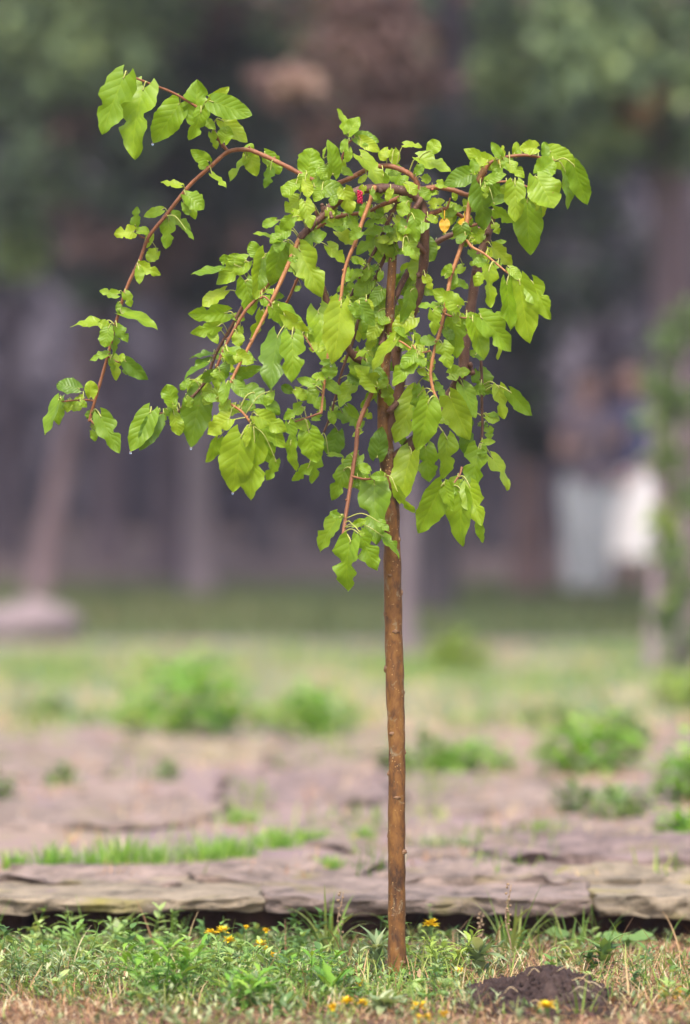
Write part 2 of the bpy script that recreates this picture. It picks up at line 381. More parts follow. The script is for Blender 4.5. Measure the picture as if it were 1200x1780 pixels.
# leaves: traced in eight enlarged windows of the photograph (x0, y0, scale)
W1 = (60, 90, .36667); W2 = (60, 440, .36667); W3 = (440, 180, .26667); W4 = (700, 220, .28333); W5 = (380, 480, .26667); W6 = (620, 540, .26667); W7 = (520, 760, .28333)
LV = [(W1, """428 112 305 385 135 o|520 165 425 480 145 o|690 240 568 440 95 o|775 325 765 130 140 l|790 280 750 425 75 l|835 235 925 165 60 o|840 235 1030 300 90 o|890 325 1010 430 90 o|
800 320 860 368 50 o|900 430 915 350 78 s|840 385 868 462 44 l|825 520 745 462 68 o|815 545 775 540 36 s|842 580 916 642 46 o|1000 515 915 605 60 l|1010 492 1025 430 52 s|1020 480 1050 590 85 o|1090 480 1170 575 85 s|1120 555 1098 650 52 l|
695 635 597 618 55 o|605 748 515 775 50 o|715 675 806 738 85 s|740 720 765 795 45 l|708 715 740 772 42 s|650 772 738 852 72 o|638 800 628 935 85 l|715 838 757 892 32 o|478 822 483 733 50 o|472 852 378 862 78 l|487 850 546 850 48 s|500 1012 600 1058 60 o|495 1030 500 1102 50 o"""),
(W2, """395 195 305 178 46 o|430 188 462 255 55 l|402 235 398 288 32 s|412 285 590 338 72 o|325 332 168 328 68 l|352 352 305 325 55 s|390 348 442 427 62 l|352 352 335 445 76 s|372 380 377 497 44 o|350 478 258 498 52 l|372 488 392 600 66 l|430 510 530 607 58 o|408 512 422 474 28 s|
212 642 103 615 80 s|268 682 266 604 62 s|118 690 50 858 88 o|278 786 268 738 72 s|312 768 400 950 78 l|552 748 465 945 112 o|585 772 500 930 82 o|658 715 625 622 84 s|792 655 735 920 104 o|822 588 728 698 92 s|738 600 693 648 46 s|830 512 695 583 72 l|848 478 733 492 48 l|
890 78 742 97 76 o|1005 38 858 150 105 o|905 178 792 245 84 s|912 282 730 305 84 l|872 345 745 388 58 l|820 350 868 432 60 o|962 378 972 442 62 s|928 298 1002 310 42 s|950 55 960 0 84 s|905 50 900 5 50 s|1085 20 1060 192 105 o|1000 130 1032 297 105 o|1180 0 1120 155 95 o|1072 275 1038 412 58 l|925 782 815 855 104 l|872 878 818 998 68 o|800 600 870 560 60 s|850 640 900 700 80 s|860 690 800 680 46 o|880 560 850 640 70 l|900 470 960 520 70 s|960 480 1040 520 70 l|930 600 1000 640 70 o"""),
(W5, """390 385 315 738 178 l|480 385 500 682 145 l|370 185 557 292 112 o|350 203 442 332 72 o|430 252 585 372 64 o|650 225 742 592 180 o|800 180 762 562 110 o|942 132 812 130 76 o|802 152 748 130 46 s|872 95 850 34 52 s|858 188 932 252 64 s|918 178 1012 332 92 o|1062 88 985 212 88 o|905 205 815 355 115 o|925 268 930 342 42 s|
1150 412 982 612 118 o|982 490 884 532 52 s|1025 722 898 575 135 l|930 690 838 648 84 s|878 688 790 855 112 l|838 848 918 938 62 o|1020 738 928 858 34 o|720 658 730 572 94 s|692 662 608 648 58 s|698 690 795 775 82 o|622 702 508 668 66 o|500 738 575 805 72 s|578 738 692 880 122 l|482 752 408 718 62 s|225 758 410 880 125 l|352 748 308 842 62 s|542 848 428 935 84 l|250 905 452 1000 112 l|
98 698 195 795 84 o|108 640 282 610 76 o|60 488 255 545 82 l|60 568 8 695 82 s|52 700 20 842 72 o|62 808 15 892 84 s|152 1035 75 1415 158 o|235 1075 190 1462 200 o|372 1198 315 1338 64 o|260 968 352 1222 114 o|200 988 174 1118 58 o|288 958 432 1125 124 o|458 958 502 1135 98 o|470 1090 490 1278 74 o|498 958 602 985 94 s|588 1008 645 1218 168 o|588 1240 478 1337 56 o|640 1188 600 1352 92 l|718 1165 822 1170 52 o|915 1168 795 1312 112 o|822 1258 738 1468 124 l|985 1272 915 1228 72 s|1035 1182 1065 982 135 o"""),
(W7, """462 275 475 655 225 l|690 88 622 402 175 o|600 325 702 472 54 o|508 602 628 730 80 o|237 488 105 697 108 l|252 490 188 463 42 s|315 632 258 948 160 d|375 598 482 817 150 d|332 540 412 508 52 s|370 578 408 604 36 s|488 518 555 574 62 l|622 0 655 42 52 s|775 58 800 278 152 o|880 288 724 590 142 o|1002 340 980 672 135 o|890 285 942 452 88 o|1045 295 1112 550 124 o|1105 525 1120 652 54 o|1102 65 1048 322 126 l|905 0 900 262 138 l"""),
(W6, """385 530 265 868 140 o|470 590 415 918 165 o|605 555 742 845 136 o|690 700 742 938 128 o|692 485 782 698 115 o|605 415 742 395 104 l|560 215 605 382 118 l|508 202 408 190 78 s|385 300 225 475 135 l|400 388 465 412 52 s|392 272 285 372 92 s|398 305 445 368 58 s|372 135 402 312 48 o|332 165 247 100 56 o|498 0 522 162 78 o|635 40 650 312 118 l|738 268 802 300 58 s|812 478 822 552 44 s|925 498 952 708 92 o|932 512 828 540 46 l|1000 528 1140 690 88 o|820 862 907 855 50 o|880 955 1018 1152 110 o|228 690 242 802 72 s|528 708 610 742 56 l|185 492 158 388 64 s|810 900 820 955 60 s|140 500 205 450 50 s"""),
(W4, """10 112 122 128 62 l|98 188 302 268 125 l|165 152 225 88 92 s|425 288 258 358 124 o|552 232 378 148 104 l|442 282 432 194 62 s|602 182 538 98 58 o|615 192 615 114 32 s|690 182 705 94 52 s|825 132 714 128 88 o|875 192 875 92 62 s|900 148 1078 262 138 o|1050 235 1138 482 90 o|998 275 1042 502 80 o|830 292 935 208 138 s|820 308 935 492 205 s|830 368 857 557 96 o|765 448 775 792 160 o|690 348 702 587 122 l|658 228 745 312 82 o|518 332 632 288 72 o|478 355 505 638 138 l|558 508 688 592 78 l|505 638 412 715 90 s|560 726 637 698 42 o|548 738 678 848 104 l|540 878 425 965 106 l|530 880 532 1112 110 d|640 955 662 1252 80 o|658 868 742 942 64 o|718 950 782 1332 160 o|798 955 902 1182 86 o|488 1162 638 1158 84 l|480 1168 692 1365 116 l|560 1255 612 1422 76 o|430 1188 512 1427 80 o|342 1102 182 1005 114 l|222 1102 98 1088 62 o|352 1098 275 1155 72 s|255 915 302 842 62 o|366 505 313 498 47 s|400 512 380 438 47 s|168 482 257 448 74 l|20 348 92 412 74 s|80 292 132 236 64 s|120 322 177 318 62 s|0 758 72 780 72 s|442 840 410 840 38 s|140 918 182 1002 62 o|52 1005 12 1205 98 o|560 470 640 420 60 s|600 250 560 330 60 s|480 250 420 330 80 s|560 600 590 660 60 o"""),
(W3, """618 195 562 28 84 o|620 195 695 85 104 o|670 222 822 248 112 o|700 232 828 312 84 o|590 312 602 224 58 o|520 465 522 238 110 o|350 472 392 288 160 s|460 355 468 278 32 s|700 338 862 535 125 o|850 468 882 612 70 o|882 300 825 362 74 s|920 300 932 397 78 s|962 440 878 462 62 s|738 468 688 522 42 s|570 428 657 467 62 o|430 418 482 502 92 s|398 538 612 562 134 o|592 558 642 722 124 l|282 518 186 595 114 s|352 458 298 572 104 s|340 498 372 612 84 s|302 618 205 705 124 l|340 638 388 812 108 o|262 738 175 822 94 s|222 828 105 902 114 l|112 862 0 838 46 o|328 902 485 845 112 l|300 945 465 1245 160 l|488 928 605 1032 104 l|240 948 332 1162 94 o|192 918 118 1182 126 o|82 978 30 1282 136 o|480 782 592 778 62 l|625 738 688 838 58 s|838 748 718 792 68 l|842 820 716 842 72 s|872 630 778 640 47 s|905 670 832 700 56 s|792 878 668 972 92 l|722 1045 643 988 38 o|706 1100 608 1112 68 o|818 888 928 1004 78 o|940 960 1052 992 62 o|802 1058 748 1142 72 o|640 692 702 655 62 s|1000 650 955 732 92 s|1040 700 1082 762 82 s|1052 748 1072 902 68 o|1090 560 1160 620 80 s|150 760 60 800 70 s|30 1000 -20 900 90 s|260 700 330 760 90 s|400 760 380 830 60 s|560 600 500 660 70 s|450 560 400 640 80 o|200 900 140 960 90 s|960 620 1040 640 60 s|900 560 870 640 60 o""")]
extra = []
for _ in range(270):                       # small young leaves along the shoots
    q = rng.choice([s for s in samples if s[3] not in (0, 4, 5, 6)])
    a = rng.uniform(-1.7, 1.7); ln = rng.uniform(13, 27); bx = q[0] + rng.uniform(-13, 13); by = q[1] + rng.uniform(-10, 12)
    extra.append('%f %f %f %f %f %s' % (bx, by, bx + ln * math.sin(a), by + ln * math.cos(a), ln * rng.uniform(.55, .9), rng.choice('slsoo')))
for _ in range(26):                       # leaves deeper in the crown
    q = rng.choice([s for s in samples if s[3] not in (5, 6, 0, 4) and s[1] < 850 or (s[3] == 5 and s[0] > 480)])
    a = rng.uniform(-1.3, 1.3); ln = rng.uniform(24, 50); bx = q[0] + rng.uniform(-34, 34); by = q[1] + rng.uniform(-18, 30)
    extra.append('%f %f %f %f %f %s' % (bx, by, bx + ln * math.sin(a), by + ln * math.cos(a), ln * rng.uniform(.6, .95), rng.choice('slslo')))
for _ in range(46):                        # foliage hanging before the upper stem
    bx = rng.uniform(625, 740); by = rng.uniform(395, 700); a = rng.uniform(-1.2, 1.2); ln = rng.uniform(24, 50)
    extra.append('%f %f %f %f %f %s' % (bx, by, bx + ln * math.sin(a), by + ln * math.cos(a), ln * rng.uniform(.6, .9), rng.choice('sllo')))
LV.insert(0, ((0, 0, 1.0), '|'.join(extra)))
fol = {}; drops = []
for (ox, oy, s), txt in LV:
    for item in txt.replace('\n', '').split('|'):
        if not item.strip(): continue
        a = item.split(); bx, by, tx, ty, w = [float(q) for q in a[:5]]; kd = a[5]
        bx, tx = ox + bx * s, ox + tx * s; by, ty = oy + by * s, oy + ty * s; w *= s
        best = min(samples, key=lambda q: (q[0] - bx) ** 2 + (q[1] - by) ** 2 + (6 if q[3] < 5 else 0))
        off = rng.uniform(-.055, .02) if (ox, s) != (0, 1.0) else rng.uniform(-.03, .09)
        d = best[2] + off
        ln = math.hypot(tx - bx, ty - by)
        slope = rng.uniform(-.28, .18)
        B = P(bx, by, d); T = P(tx, ty, d + slope * ln * PX)
        w *= 1.02; true = max(w, .57 * ln)
        if kd == 'o' and rng.random() < .38: kd = 'l'
        roll = math.acos(max(.25, min(1, w / true))) * rng.choice((-1, 1)) * (.4 if ln > 70 else 1)
        N = Vector((rng.uniform(-.4, .4), -1, rng.uniform(.15, .75)))
        Ld = (T - B).normalized()
        if Ld.z > .25: N.z = rng.uniform(-.1, .4)
        N = Matrix.Rotation(roll, 3, Ld) @ N
        mbf = fol.setdefault(best[3], MB())
        size = (T - B).length
        hp = (size - .03) / .09
        tint = min(1, max(0, .42 + rng.gauss(.05, .22) + (.03 if size > .075 else 0) + (.12 if by < 480 else 0)))
        leaf(mbf, B, T, true * PX, kd, N, tint, 0, fold=rng.uniform(.05, .34), curl=rng.uniform(.0, .34), wave=rng.uniform(.02, .06) if kd == 'o' else rng.uniform(.04, .13))
        if size > .085 and kd == 'o' and Ld.z < -.8 and len(drops) < 6: drops.append(Vector(mbf.v[-5]))
        # petiole
        A = best[4]; span = (B - A).length
        if span > .11: A = B + (A - B) * (.11 / span) ; span = .11
        mid = (A + B) / 2 + Vector((0, -.004, .13 * span + .004)); inn = B + Ld * .25 * size - N.normalized() * .0008
        pw = catmull([A, mid, B, B + Ld * .06 * size], 4)
        tube(mbf, pw, [(1.15 - .4 * i / len(pw)) * PX * (1.25 if size > .06 else .9) for i in range(len(pw))], 5, mi=1)
for bi, mbf in fol.items():
    par = bobj[bi]
    mbf.build('foliage', [MT['leaf'], MT['petiole']], par, origin=tree.location + par.location)
# the few yellowed leaves, a red berry and water drops
for (x0, y0, x1, y1, w, nm) in [(773, 383, 774, 405, 19, 'yellow_leaf'), (808, 384, 790, 413, 18, 'yellow_leaf'), (866, 278, 874, 286, 9, 'yellow_leaf'), (705, 402, 708, 410, 5, 'yellow_leaf')]:
    mb = MB(); B, T = P(x0, y0, CAMD - .09), P(x1, y1, CAMD - .095)
    leaf(mb, B, T, w * PX, 'o', (.1, -1, .3), rng.random(), 0); tube(mb, [B + Vector((0, .01, .02)), B + Vector((0, .003, .012)), B], [1 * PX] * 3, 5)
    tag(mb.build(nm, MT['yleaf'], tree, origin=B), 'small withered bright yellow leaf')
mb = MB(); bc = P(626, 347, CAMD - .12)
for k in range(26):
    a = k * 2.4; blob(mb, bc + Vector((math.cos(a) * 3.2 * PX, math.sin(a) * 3 * PX, (k - 7) * .8 * PX)), 2.3 * PX, seg=6)
tube(mb, [bc + Vector((0, 0, .006)), bc + Vector((.004, 0, .014))], [.0007] * 2, 5)
tag(mb.build('berry', MT['berry'], tree, origin=bc), 'small red mulberry')
for c in drops:
    mb = MB(); blob(mb, c - Vector((0, 0, 1.6 * PX)), 2.2 * PX, (1, 1, 1.25), rough=0, seg=12); mb.build('water_drop', MT['drop'], tree, origin=c)


# ================================================================== SETTING
def sheet(name, y0, y1, z, mat, x=90, nx=1, ny=1):
    mb = MB(); vs = []; fs = []
    for j in range(ny + 1):
        for i in range(nx + 1): vs.append((-x + 2 * x * i / nx, y0 + (y1 - y0) * j / ny, z))
    for j in range(ny):
        for i in range(nx): a = j * (nx + 1) + i; fs.append((a, a + 1, a + nx + 2, a + nx + 1))
    mb.add(vs, fs)
    return tag(mb.build(name, mat), kind='structure')

def ground_mat(name, stops, scale, big, rough=.95, bd=.01):
    m, nt, b = new_mat(name, rough, .15)
    n = tex_noise(nt, scale, 8, .7); n2 = tex_noise(nt, big, 4, .6, .6)
    ad = nt.nodes.new('ShaderNodeMix'); ad.inputs[0].default_value = .5
    nt.links.new(n.outputs[0], ad.inputs[2]); nt.links.new(n2.outputs[0], ad.inputs[3])
    r = ramp(nt, stops); nt.links.new(ad.outputs[0], r.inputs[0]); nt.links.new(r.outputs[0], b.inputs['Base Color'])
    bump(nt, b, n.outputs[0], .8, bd)
    return m

ZT = .09                                     # level of the paved terrace behind the low wall
YW = 12.42 - CAMD                           # front of the wall
m_soil = ground_mat('leaf_litter_soil', [(.35, (.035, .02, .014)), (.5, (.11, .062, .04)), (.62, (.22, .13, .075)), (.75, (.30, .20, .11))], 60, 5)
m_terr = ground_mat('terrace_soil', [(.34, (0.155, 0.110, 0.105)), (.46, (0.232, 0.167, 0.164)), (.56, (0.281, 0.200, 0.160)), (.66, (0.197, 0.186, 0.094))], 14, 1.0)
m_lawn = ground_mat('lawn_ground', [(.3, (0.170, 0.140, 0.112)), (.42, (0.152, 0.170, 0.109)), (.55, (0.127, 0.173, 0.102)), (.75, (0.188, 0.210, 0.165))], 8, .55)
m_path = ground_mat('pale_path', [(.3, (0.185, 0.151, 0.134)), (.7, (0.246, 0.213, 0.185))], 6, .6)
m_bank = ground_mat('shaded_grass', [(.3, (.13, .095, .05)), (.45, (.10, .105, .04)), (.6, (.085, .12, .045)), (.75, (.14, .12, .065))], 5, .35)  # darker than the lawn: shade of the trees put into the colour
m_floor = ground_mat('forest_soil', [(.3, (.05, .035, .035)), (.5, (.08, .055, .05)), (.7, (.11, .08, .07))], 3, .3)
sheet('ground', -16, 300, 0, m_soil, 120)
sheet('terrace', YW + .1, 20.7 - CAMD, ZT, m_terr)
sheet('lawn', 20.7 - CAMD, 28.9 - CAMD, ZT, m_lawn)
sheet('path', 28.9 - CAMD, 30.0 - CAMD, ZT, m_path)
sheet('grass_bank', 30.0 - CAMD, 44 - CAMD, ZT, m_bank)
sheet('forest_floor', 44 - CAMD, 260, ZT, m_floor)
mb = MB(); vs = []; fs = []                   # wooded slope that closes the view
for j in range(9):
    for i in range(41):
        x = -100 + 5 * i; y = 92 + 8 * j
        vs.append((x, y, -.2 + 2.6 * j + 1.5 * noise.noise(Vector((x * .06, y * .06, 1))) * min(1, j / 2)))
for j in range(8):
    for i in range(40): a = j * 41 + i; fs.append((a, a + 1, a + 42, a + 41))
mb.add(vs, fs)
tag(mb.build('hillside', plain('slope_soil', (.045, .035, .042), .95, .4, .6)), kind='structure')

# ------------------------------------------------------------------ stone
def stone_mat(name, top, low, moss, scale=9):
    m, nt, b = new_mat(name, .85, .25)
    n = tex_noise(nt, scale, 9, .68, .5, stretch=(1, 1, 2.2)); n2 = tex_noise(nt, scale * .4, 4, .6, .3); n3 = tex_noise(nt, scale * 5, 8, .75)
    r = ramp(nt, [(.3, tuple(x * .45 for x in low)), (.43, low), (.56, top), (.72, tuple(min(1, x * 1.2) for x in top))]); nt.links.new(n.outputs[0], r.inputs[0])
    ms = ramp(nt, [(.55, (0, 0, 0)), (.66, (1, 1, 1))]); nt.links.new(n2.outputs[0], ms.inputs[0])
    gr = ramp(nt, [(.32, (.55, .54, .52)), (.48, (1, 1, 1)), (.7, (1.18, 1.15, 1.1))]); nt.links.new(n3.outputs[0], gr.inputs[0])
    nt.links.new(mixc(nt, 1.0, mixc(nt, ms.outputs[0], r.outputs[0], moss), gr.outputs[0], 'MULTIPLY'), b.inputs['Base Color'])
    hm_ = nt.nodes.new('ShaderNodeMix'); hm_.inputs[0].default_value = .5; nt.links.new(n.outputs[0], hm_.inputs[2]); nt.links.new(n3.outputs[0], hm_.inputs[3])
    bump(nt, b, hm_.outputs[0], 1.0, .02)
    return m
MT['stone'] = stone_mat('grey_mauve_stone', (0.322, 0.238, 0.198), (0.197, 0.147, 0.118), (0.242, 0.195, 0.099))
MT['stonelichen'] = stone_mat('lichen_stone', (0.326, 0.257, 0.179), (0.204, 0.163, 0.114), (0.269, 0.232, 0.074), 7)
MT['stonedark'] = stone_mat('dark_stone', (0.277, 0.199, 0.179), (0.176, 0.127, 0.114), (0.222, 0.170, 0.106))
MT['riser'] = plain('red_brown_masonry', (.105, .056, .045), .95, .45, 22, .1, .01)

def slab(mb, x0, x1, y0, y1, z0, z1, nx, ny, nz, jit=.02, seed=0, taper=.25, round_=.0, rugged=False):
    idx = {}; vs = []; fs = []
    def vid(i, j, k):
        if (i, j, k) in idx: return idx[i, j, k]
        u, v, w = i / nx, j / ny, k / nz
        cu, cv = u * 2 - 1, v * 2 - 1
        if round_:
            q = max(abs(cu), abs(cv)); h = math.hypot(cu, cv) or 1
            f = (1 - round_) + round_ * q / h; cu *= f; cv *= f
        wd = 1 - taper * abs(w - .6) ** 1.4
        x = (x0 + x1) / 2 + (x1 - x0) / 2 * (cu * (1 - (1 - wd) * .05)); y = (y0 + y1) / 2 + (y1 - y0) / 2 * (cv * (1 - (1 - wd) * .12))
        z = z0 + (z1 - z0) * w
        p = Vector((x, y, z)); s = Vector((seed * 3.1, seed, 0))
        n1 = noise.noise_vector(p * 5 + s); n2 = noise.noise_vector(Vector((p.x * 16, p.y * 16, p.z * 50)) + s)
        e = (1 if i in (0, nx) or j in (0, ny) else .25)
        if rugged and j == 0:                       # broken, layered front
            lay = math.floor((w + .35 * noise.noise(Vector((p.x * 3, seed, 0)))) * 3.2)
            p.y += .022 * noise.noise(Vector((p.x * 7 + lay * 5.3, lay * 2.1, seed))) + .013 * noise.noise(Vector((p.x * 22, lay, seed)))
        if rugged and j <= 2 and w < .3: p.z += .016 * noise.noise(Vector((p.x * 4.5, seed, 4))) + .007 * noise.noise(Vector((p.x * 17, seed, 4)))
        if rugged and w > .7: p.z += .004 * noise.noise(Vector((p.x * 5, p.y * 9, seed))) + .004 * abs(noise.noise(Vector((p.x * 20, p.y * 26, seed))))
        p += Vector((n1.x * jit * e, n1.y * jit * 1.6 * e, n1.z * jit * .3 + (n1.x * jit * .35 if w < .5 else 0))) + Vector((n2.x * e, n2.y * e, n2.z * .5)) * jit * .35
        idx[i, j, k] = len(vs); vs.append(p); return idx[i, j, k]
    for i in range(nx):
        for j in range(ny):
            fs.append((vid(i, j, nz), vid(i + 1, j, nz), vid(i + 1, j + 1, nz), vid(i, j + 1, nz)))
            fs.append((vid(i, j + 1, 0), vid(i + 1, j + 1, 0), vid(i + 1, j, 0), vid(i, j, 0)))
    for k in range(nz):
        for i in range(nx):
            fs.append((vid(i, 0, k), vid(i + 1, 0, k), vid(i + 1, 0, k + 1), vid(i, 0, k + 1)))
            fs.append((vid(i + 1, ny, k), vid(i, ny, k), vid(i, ny, k + 1), vid(i + 1, ny, k + 1)))
        for j in range(ny):
            fs.append((vid(0, j + 1, k), vid(0, j, k), vid(0, j, k + 1), vid(0, j + 1, k + 1)))
            fs.append((vid(nx, j, k), vid(nx, j + 1, k), vid(nx, j + 1, k + 1), vid(nx, j, k + 1)))
    mb.add(vs, fs)

wall = thing('stone_wall', 'low terrace wall of flat weathered grey stone slabs overhanging a dark reddish brown base', 'wall', (0, YW, 0))
KX = 12.4 / F
def wx(px): return (px - 600) * KX
for i, (a, b, z0, z1, f, mt) in enumerate([(-720, -190, .064, .094, 0, 'stone'), (-189, 456, .066, .095, -.006, 'stonelichen'), (457, 1028, .061, .095, .0, 'stone'), (1029, 1420, .055, .094, -.012, 'stonelichen'), (1422, 2000, .064, .095, 0, 'stone')]):
    mb = MB(); slab(mb, wx(a), wx(b), YW - .13 + f, YW + .62 + .1 * (i % 2), z0, z1, max(8, int((b - a) / 5)), 30, 8, .03, i + 1, rugged=True)
    mb.build('capstone', MT[mt], wall, origin=(wx((a + b) / 2), YW, .08))
for i in range(7):
    a = -640 + i * 345
    mb = MB(); slab(mb, wx(a), wx(a + 341), YW + .06 + .02 * (i % 3), YW + .4, -.05, .074, 30, 3, 6, .014, i + 20)
    mb.build('base_block', MT['riser'], wall, origin=(wx(a + 170), YW, 0))

# flagstones of the terrace: photo box px0 px1 py0 py1
def flag(name, label, x0, x1, y0, y1, mt, h=.01, z=ZT, rd=.45):
    a, b = G((x0 + x1) / 2, y1, z + h), G((x0 + x1) / 2, y0, z + h); k = (a.y + b.y) / 2 + CAMD
    xa, xb = (x0 - 600) * k / F, (x1 - 600) * k / F
    mb = MB(); slab(mb, xa, xb, a.y, b.y, z - .02, z + h, 30, 20, 2, .09, x0 + y0, .1, rd)
    return tag(mb.build(name, MT[mt], origin=((xa + xb) / 2, (a.y + b.y) / 2, z)), label, 'paving stone', 'flagstones of the terrace')
for a in [
 ('broad mauve flagstone behind the left end of the terrace wall, before the grass strip', -120, 330, 1508, 1536, 'stone'),
 ('mauve flagstone between the grass strip and the wall, just left of the mulberry stem', 345, 660, 1492, 1532, 'stone'),
 ('flat flagstone in front of the raised slab, reaching the mulberry stem', 672, 1000, 1502, 1533, 'stone'),
 ('flat flagstone under the right end of the raised slab', 1010, 1330, 1506, 1534, 'stonelichen'),
 ('long mauve flagstone behind the grass strip at the left edge of the terrace', -90, 368, 1382, 1438, 'stone'),
 ('greyish mauve flagstone lying across the middle of the terrace', 372, 668, 1345, 1402, 'stonedark'),
 ('long mauve flagstone running right from the mulberry stem under the weed clump', 680, 980, 1350, 1412, 'stone'),
 ('pinkish flagstone at the left edge, in front of the dry patch', -120, 215, 1288, 1350, 'stone'),
 ('pale flagstone just in front of the big bright green weed', 225, 470, 1278, 1322, 'stonelichen'),
 ('small flagstone in front of the middle weed clump', 478, 665, 1300, 1338, 'stone'),
 ('pinkish flagstone between the orange dry patch and the raised slab', 910, 1150, 1420, 1462, 'stone'),
 ('flagstone right of the mulberry stem behind the grey green grass patch', 712, 900, 1436, 1490, 'stone'),
 ('flagstone left of the mulberry stem at the end of the grass strip', 560, 668, 1415, 1480, 'stone'),
]: flag('flagstone', a[0], *a[1:])
flag('raised_slab', 'thick raised stone slab with a dark front edge on the right of the terrace', 842, 1290, 1450, 1492, 'stonedark', .03, ZT, .35)

# ------------------------------------------------------------------ grass and weeds
def veg(name, stops, tr=.3, rough=.6): return leaf_mat(name, stops, tr, False, rough, .3)
MT['grass'] = veg('green_grass', [(0, (.09, .18, .03)), (.5, (.20, .32, .05)), (1, (.42, .46, .13))])
MT['straw'] = veg('dry_straw', [(0, (.24, .11, .055)), (.4, (.50, .28, .14)), (.75, (.64, .46, .24)), (1, (.72, .63, .42))], .2)
MT['weed'] = veg('weed_leaf', [(0, (.07, .15, .05)), (.5, (.16, .27, .075)), (1, (.29, .38, .11))])
MT['knot'] = veg('grey_green_weed', [(0, (.11, .18, .075)), (.5, (.26, .34, .16)), (1, (.50, .53, .29))])
MT['fresh'] = veg('fresh_weed', [(0, (.075, .19, .03)), (.5, (.15, .33, .035)), (1, (.30, .46, .055))])
MT['herb'] = veg('herb_leaf', [(0, (.09, .18, .05)), (.5, (.19, .33, .075)), (1, (.40, .50, .17))])
MT['farfresh'] = veg('far_fresh_weed', [(0, (.11, .25, .05)), (.5, (.21, .42, .06)), (1, (.38, .58, .11))], .45)
MT['lime'] = veg('lime_weed', [(0, (.22, .34, .05)), (1, (.36, .46, .08))])
MT['petal'] = veg('yellow_petal', [(0, (.74, .44, .008)), (.5, (.82, .60, .010)), (1, (.88, .70, .03))], .15)
MT['seed'] = plain('dry_seed_head', (.33, .22, .13), .9, .4, 150)
MT['litter'] = veg('litter', [(0, (.09, .04, .03)), (.5, (.25, .12, .07)), (1, (.42, .27, .15))], .1)

def blade(mb, p, h, az, lean, w, tint, seg=4, droop=.0):
    d = Vector((math.cos(az), math.sin(az), 0)); s = Vector((-d.y, d.x, 0)); s = (s + d * rng.uniform(-.7, .7)).normalized()
    vs = []; fs = []; q = Vector(p); ang = lean
    for i in range(seg + 1):
        t = i / seg; ww = w * (1 - t ** 1.7) + .0002
        vs += [q - s * ww, q + s * ww]
        q = q + (d * math.sin(ang) + Vector((0, 0, math.cos(ang)))) * (h / seg); ang += droop / seg
    for i in range(seg): fs.append((2 * i, 2 * i + 1, 2 * i + 3, 2 * i + 2))
    mb.add(vs, fs, None, tint)

def lf(mb, p, d, ln, w, tint, up=None, droop=.25, shape=0, n=4, mi=0):
    """small simple leaf: folded strip with a pointed or rounded outline"""
    d = Vector(d).normalized(); u = Vector(up or (0, 0, 1)); s = d.cross(u)
    if s.length < 1e-3: s = d.orthogonal()
    s.normalize(); u = s.cross(d); vs = []; fs = []
    for i in range(n + 1):
        t = i / n
        ww = w * (math.sin(math.pi * (.06 + .94 * t) ** (.8 if shape == 0 else 1.6)) if i < n else .04)
        if shape == 2: ww *= 1 - .42 * (i % 2)
        c = Vector(p) + d * ln * t - u * (droop * ln * t * t)
        vs += [c - s * ww + u * ww * .3, c, c + s * ww + u * ww * .3]
    for i in range(n):
        a = 3 * i; fs += [(a, a + 1, a + 4, a + 3), (a + 1, a + 2, a + 5, a + 4)]
    mb.add(vs, fs, None, tint, mi)

def gpt(px, d, z=0): return Vector(((px - 600) * d / F, d - CAMD, z))
def dryness(px, d):
    v = .3 + .5 * min(1, max(0, (px - 780) / 150)) - .12 * (200 < px < 620) + 1.6 * max(0, (11.1 - d)) * (px < 240) + .9 * max(0, 10.85 - d)
    return min(.96, max(.08, v + .5 * noise.noise(Vector((px * .012, d * 4, 0)))))
MX, MY = 945, 1722                                                # the soil heap
mg, ms_, mk, ml = MB(), MB(), MB(), MB()
def inmound(px, d): return ((px - 942) / 108) ** 2 + ((d - 10.95) / .24) ** 2 < 1
for i in range(24000):
    px = rng.uniform(-420, 1620); d = rng.uniform(10.25, 12.4); dr = dryness(px, d)
    if inmound(px, d): continue
    hf = 1 if 10.75 < d < 11.7 else (.36 if d < 10.62 else .7 if d < 11 else max(.25, 1 - (d - 11.7) * 1.6)) * (.12 if 640 < px < 740 and 10.8 < d < 11.5 else 1)
    r_ = rng.random()
    if r_ < dr:
        k = rng.random()
        if k < .55: blade(ms_, gpt(px, d), rng.uniform(.025, .075) * hf, rng.random() * 6.28, rng.uniform(.2, 1.25), rng.uniform(.0006, .0013), rng.random(), 3, rng.uniform(0, 1.3))
        else: blade(ms_, gpt(px, d, rng.uniform(.002, .014)), rng.uniform(.025, .085), rng.random() * 6.28, rng.uniform(1.35, 1.65), rng.uniform(.0005, .0014), rng.random(), 3, rng.uniform(-.4, .3))
    else: (rng.random() < .5) and blade(mg, gpt(px, d), rng.uniform(.022, .07) * hf, rng.random() * 6.28, rng.uniform(.1, .9), rng.uniform(.0009, .0023), rng.random(), 3, rng.uniform(0, 1.4))
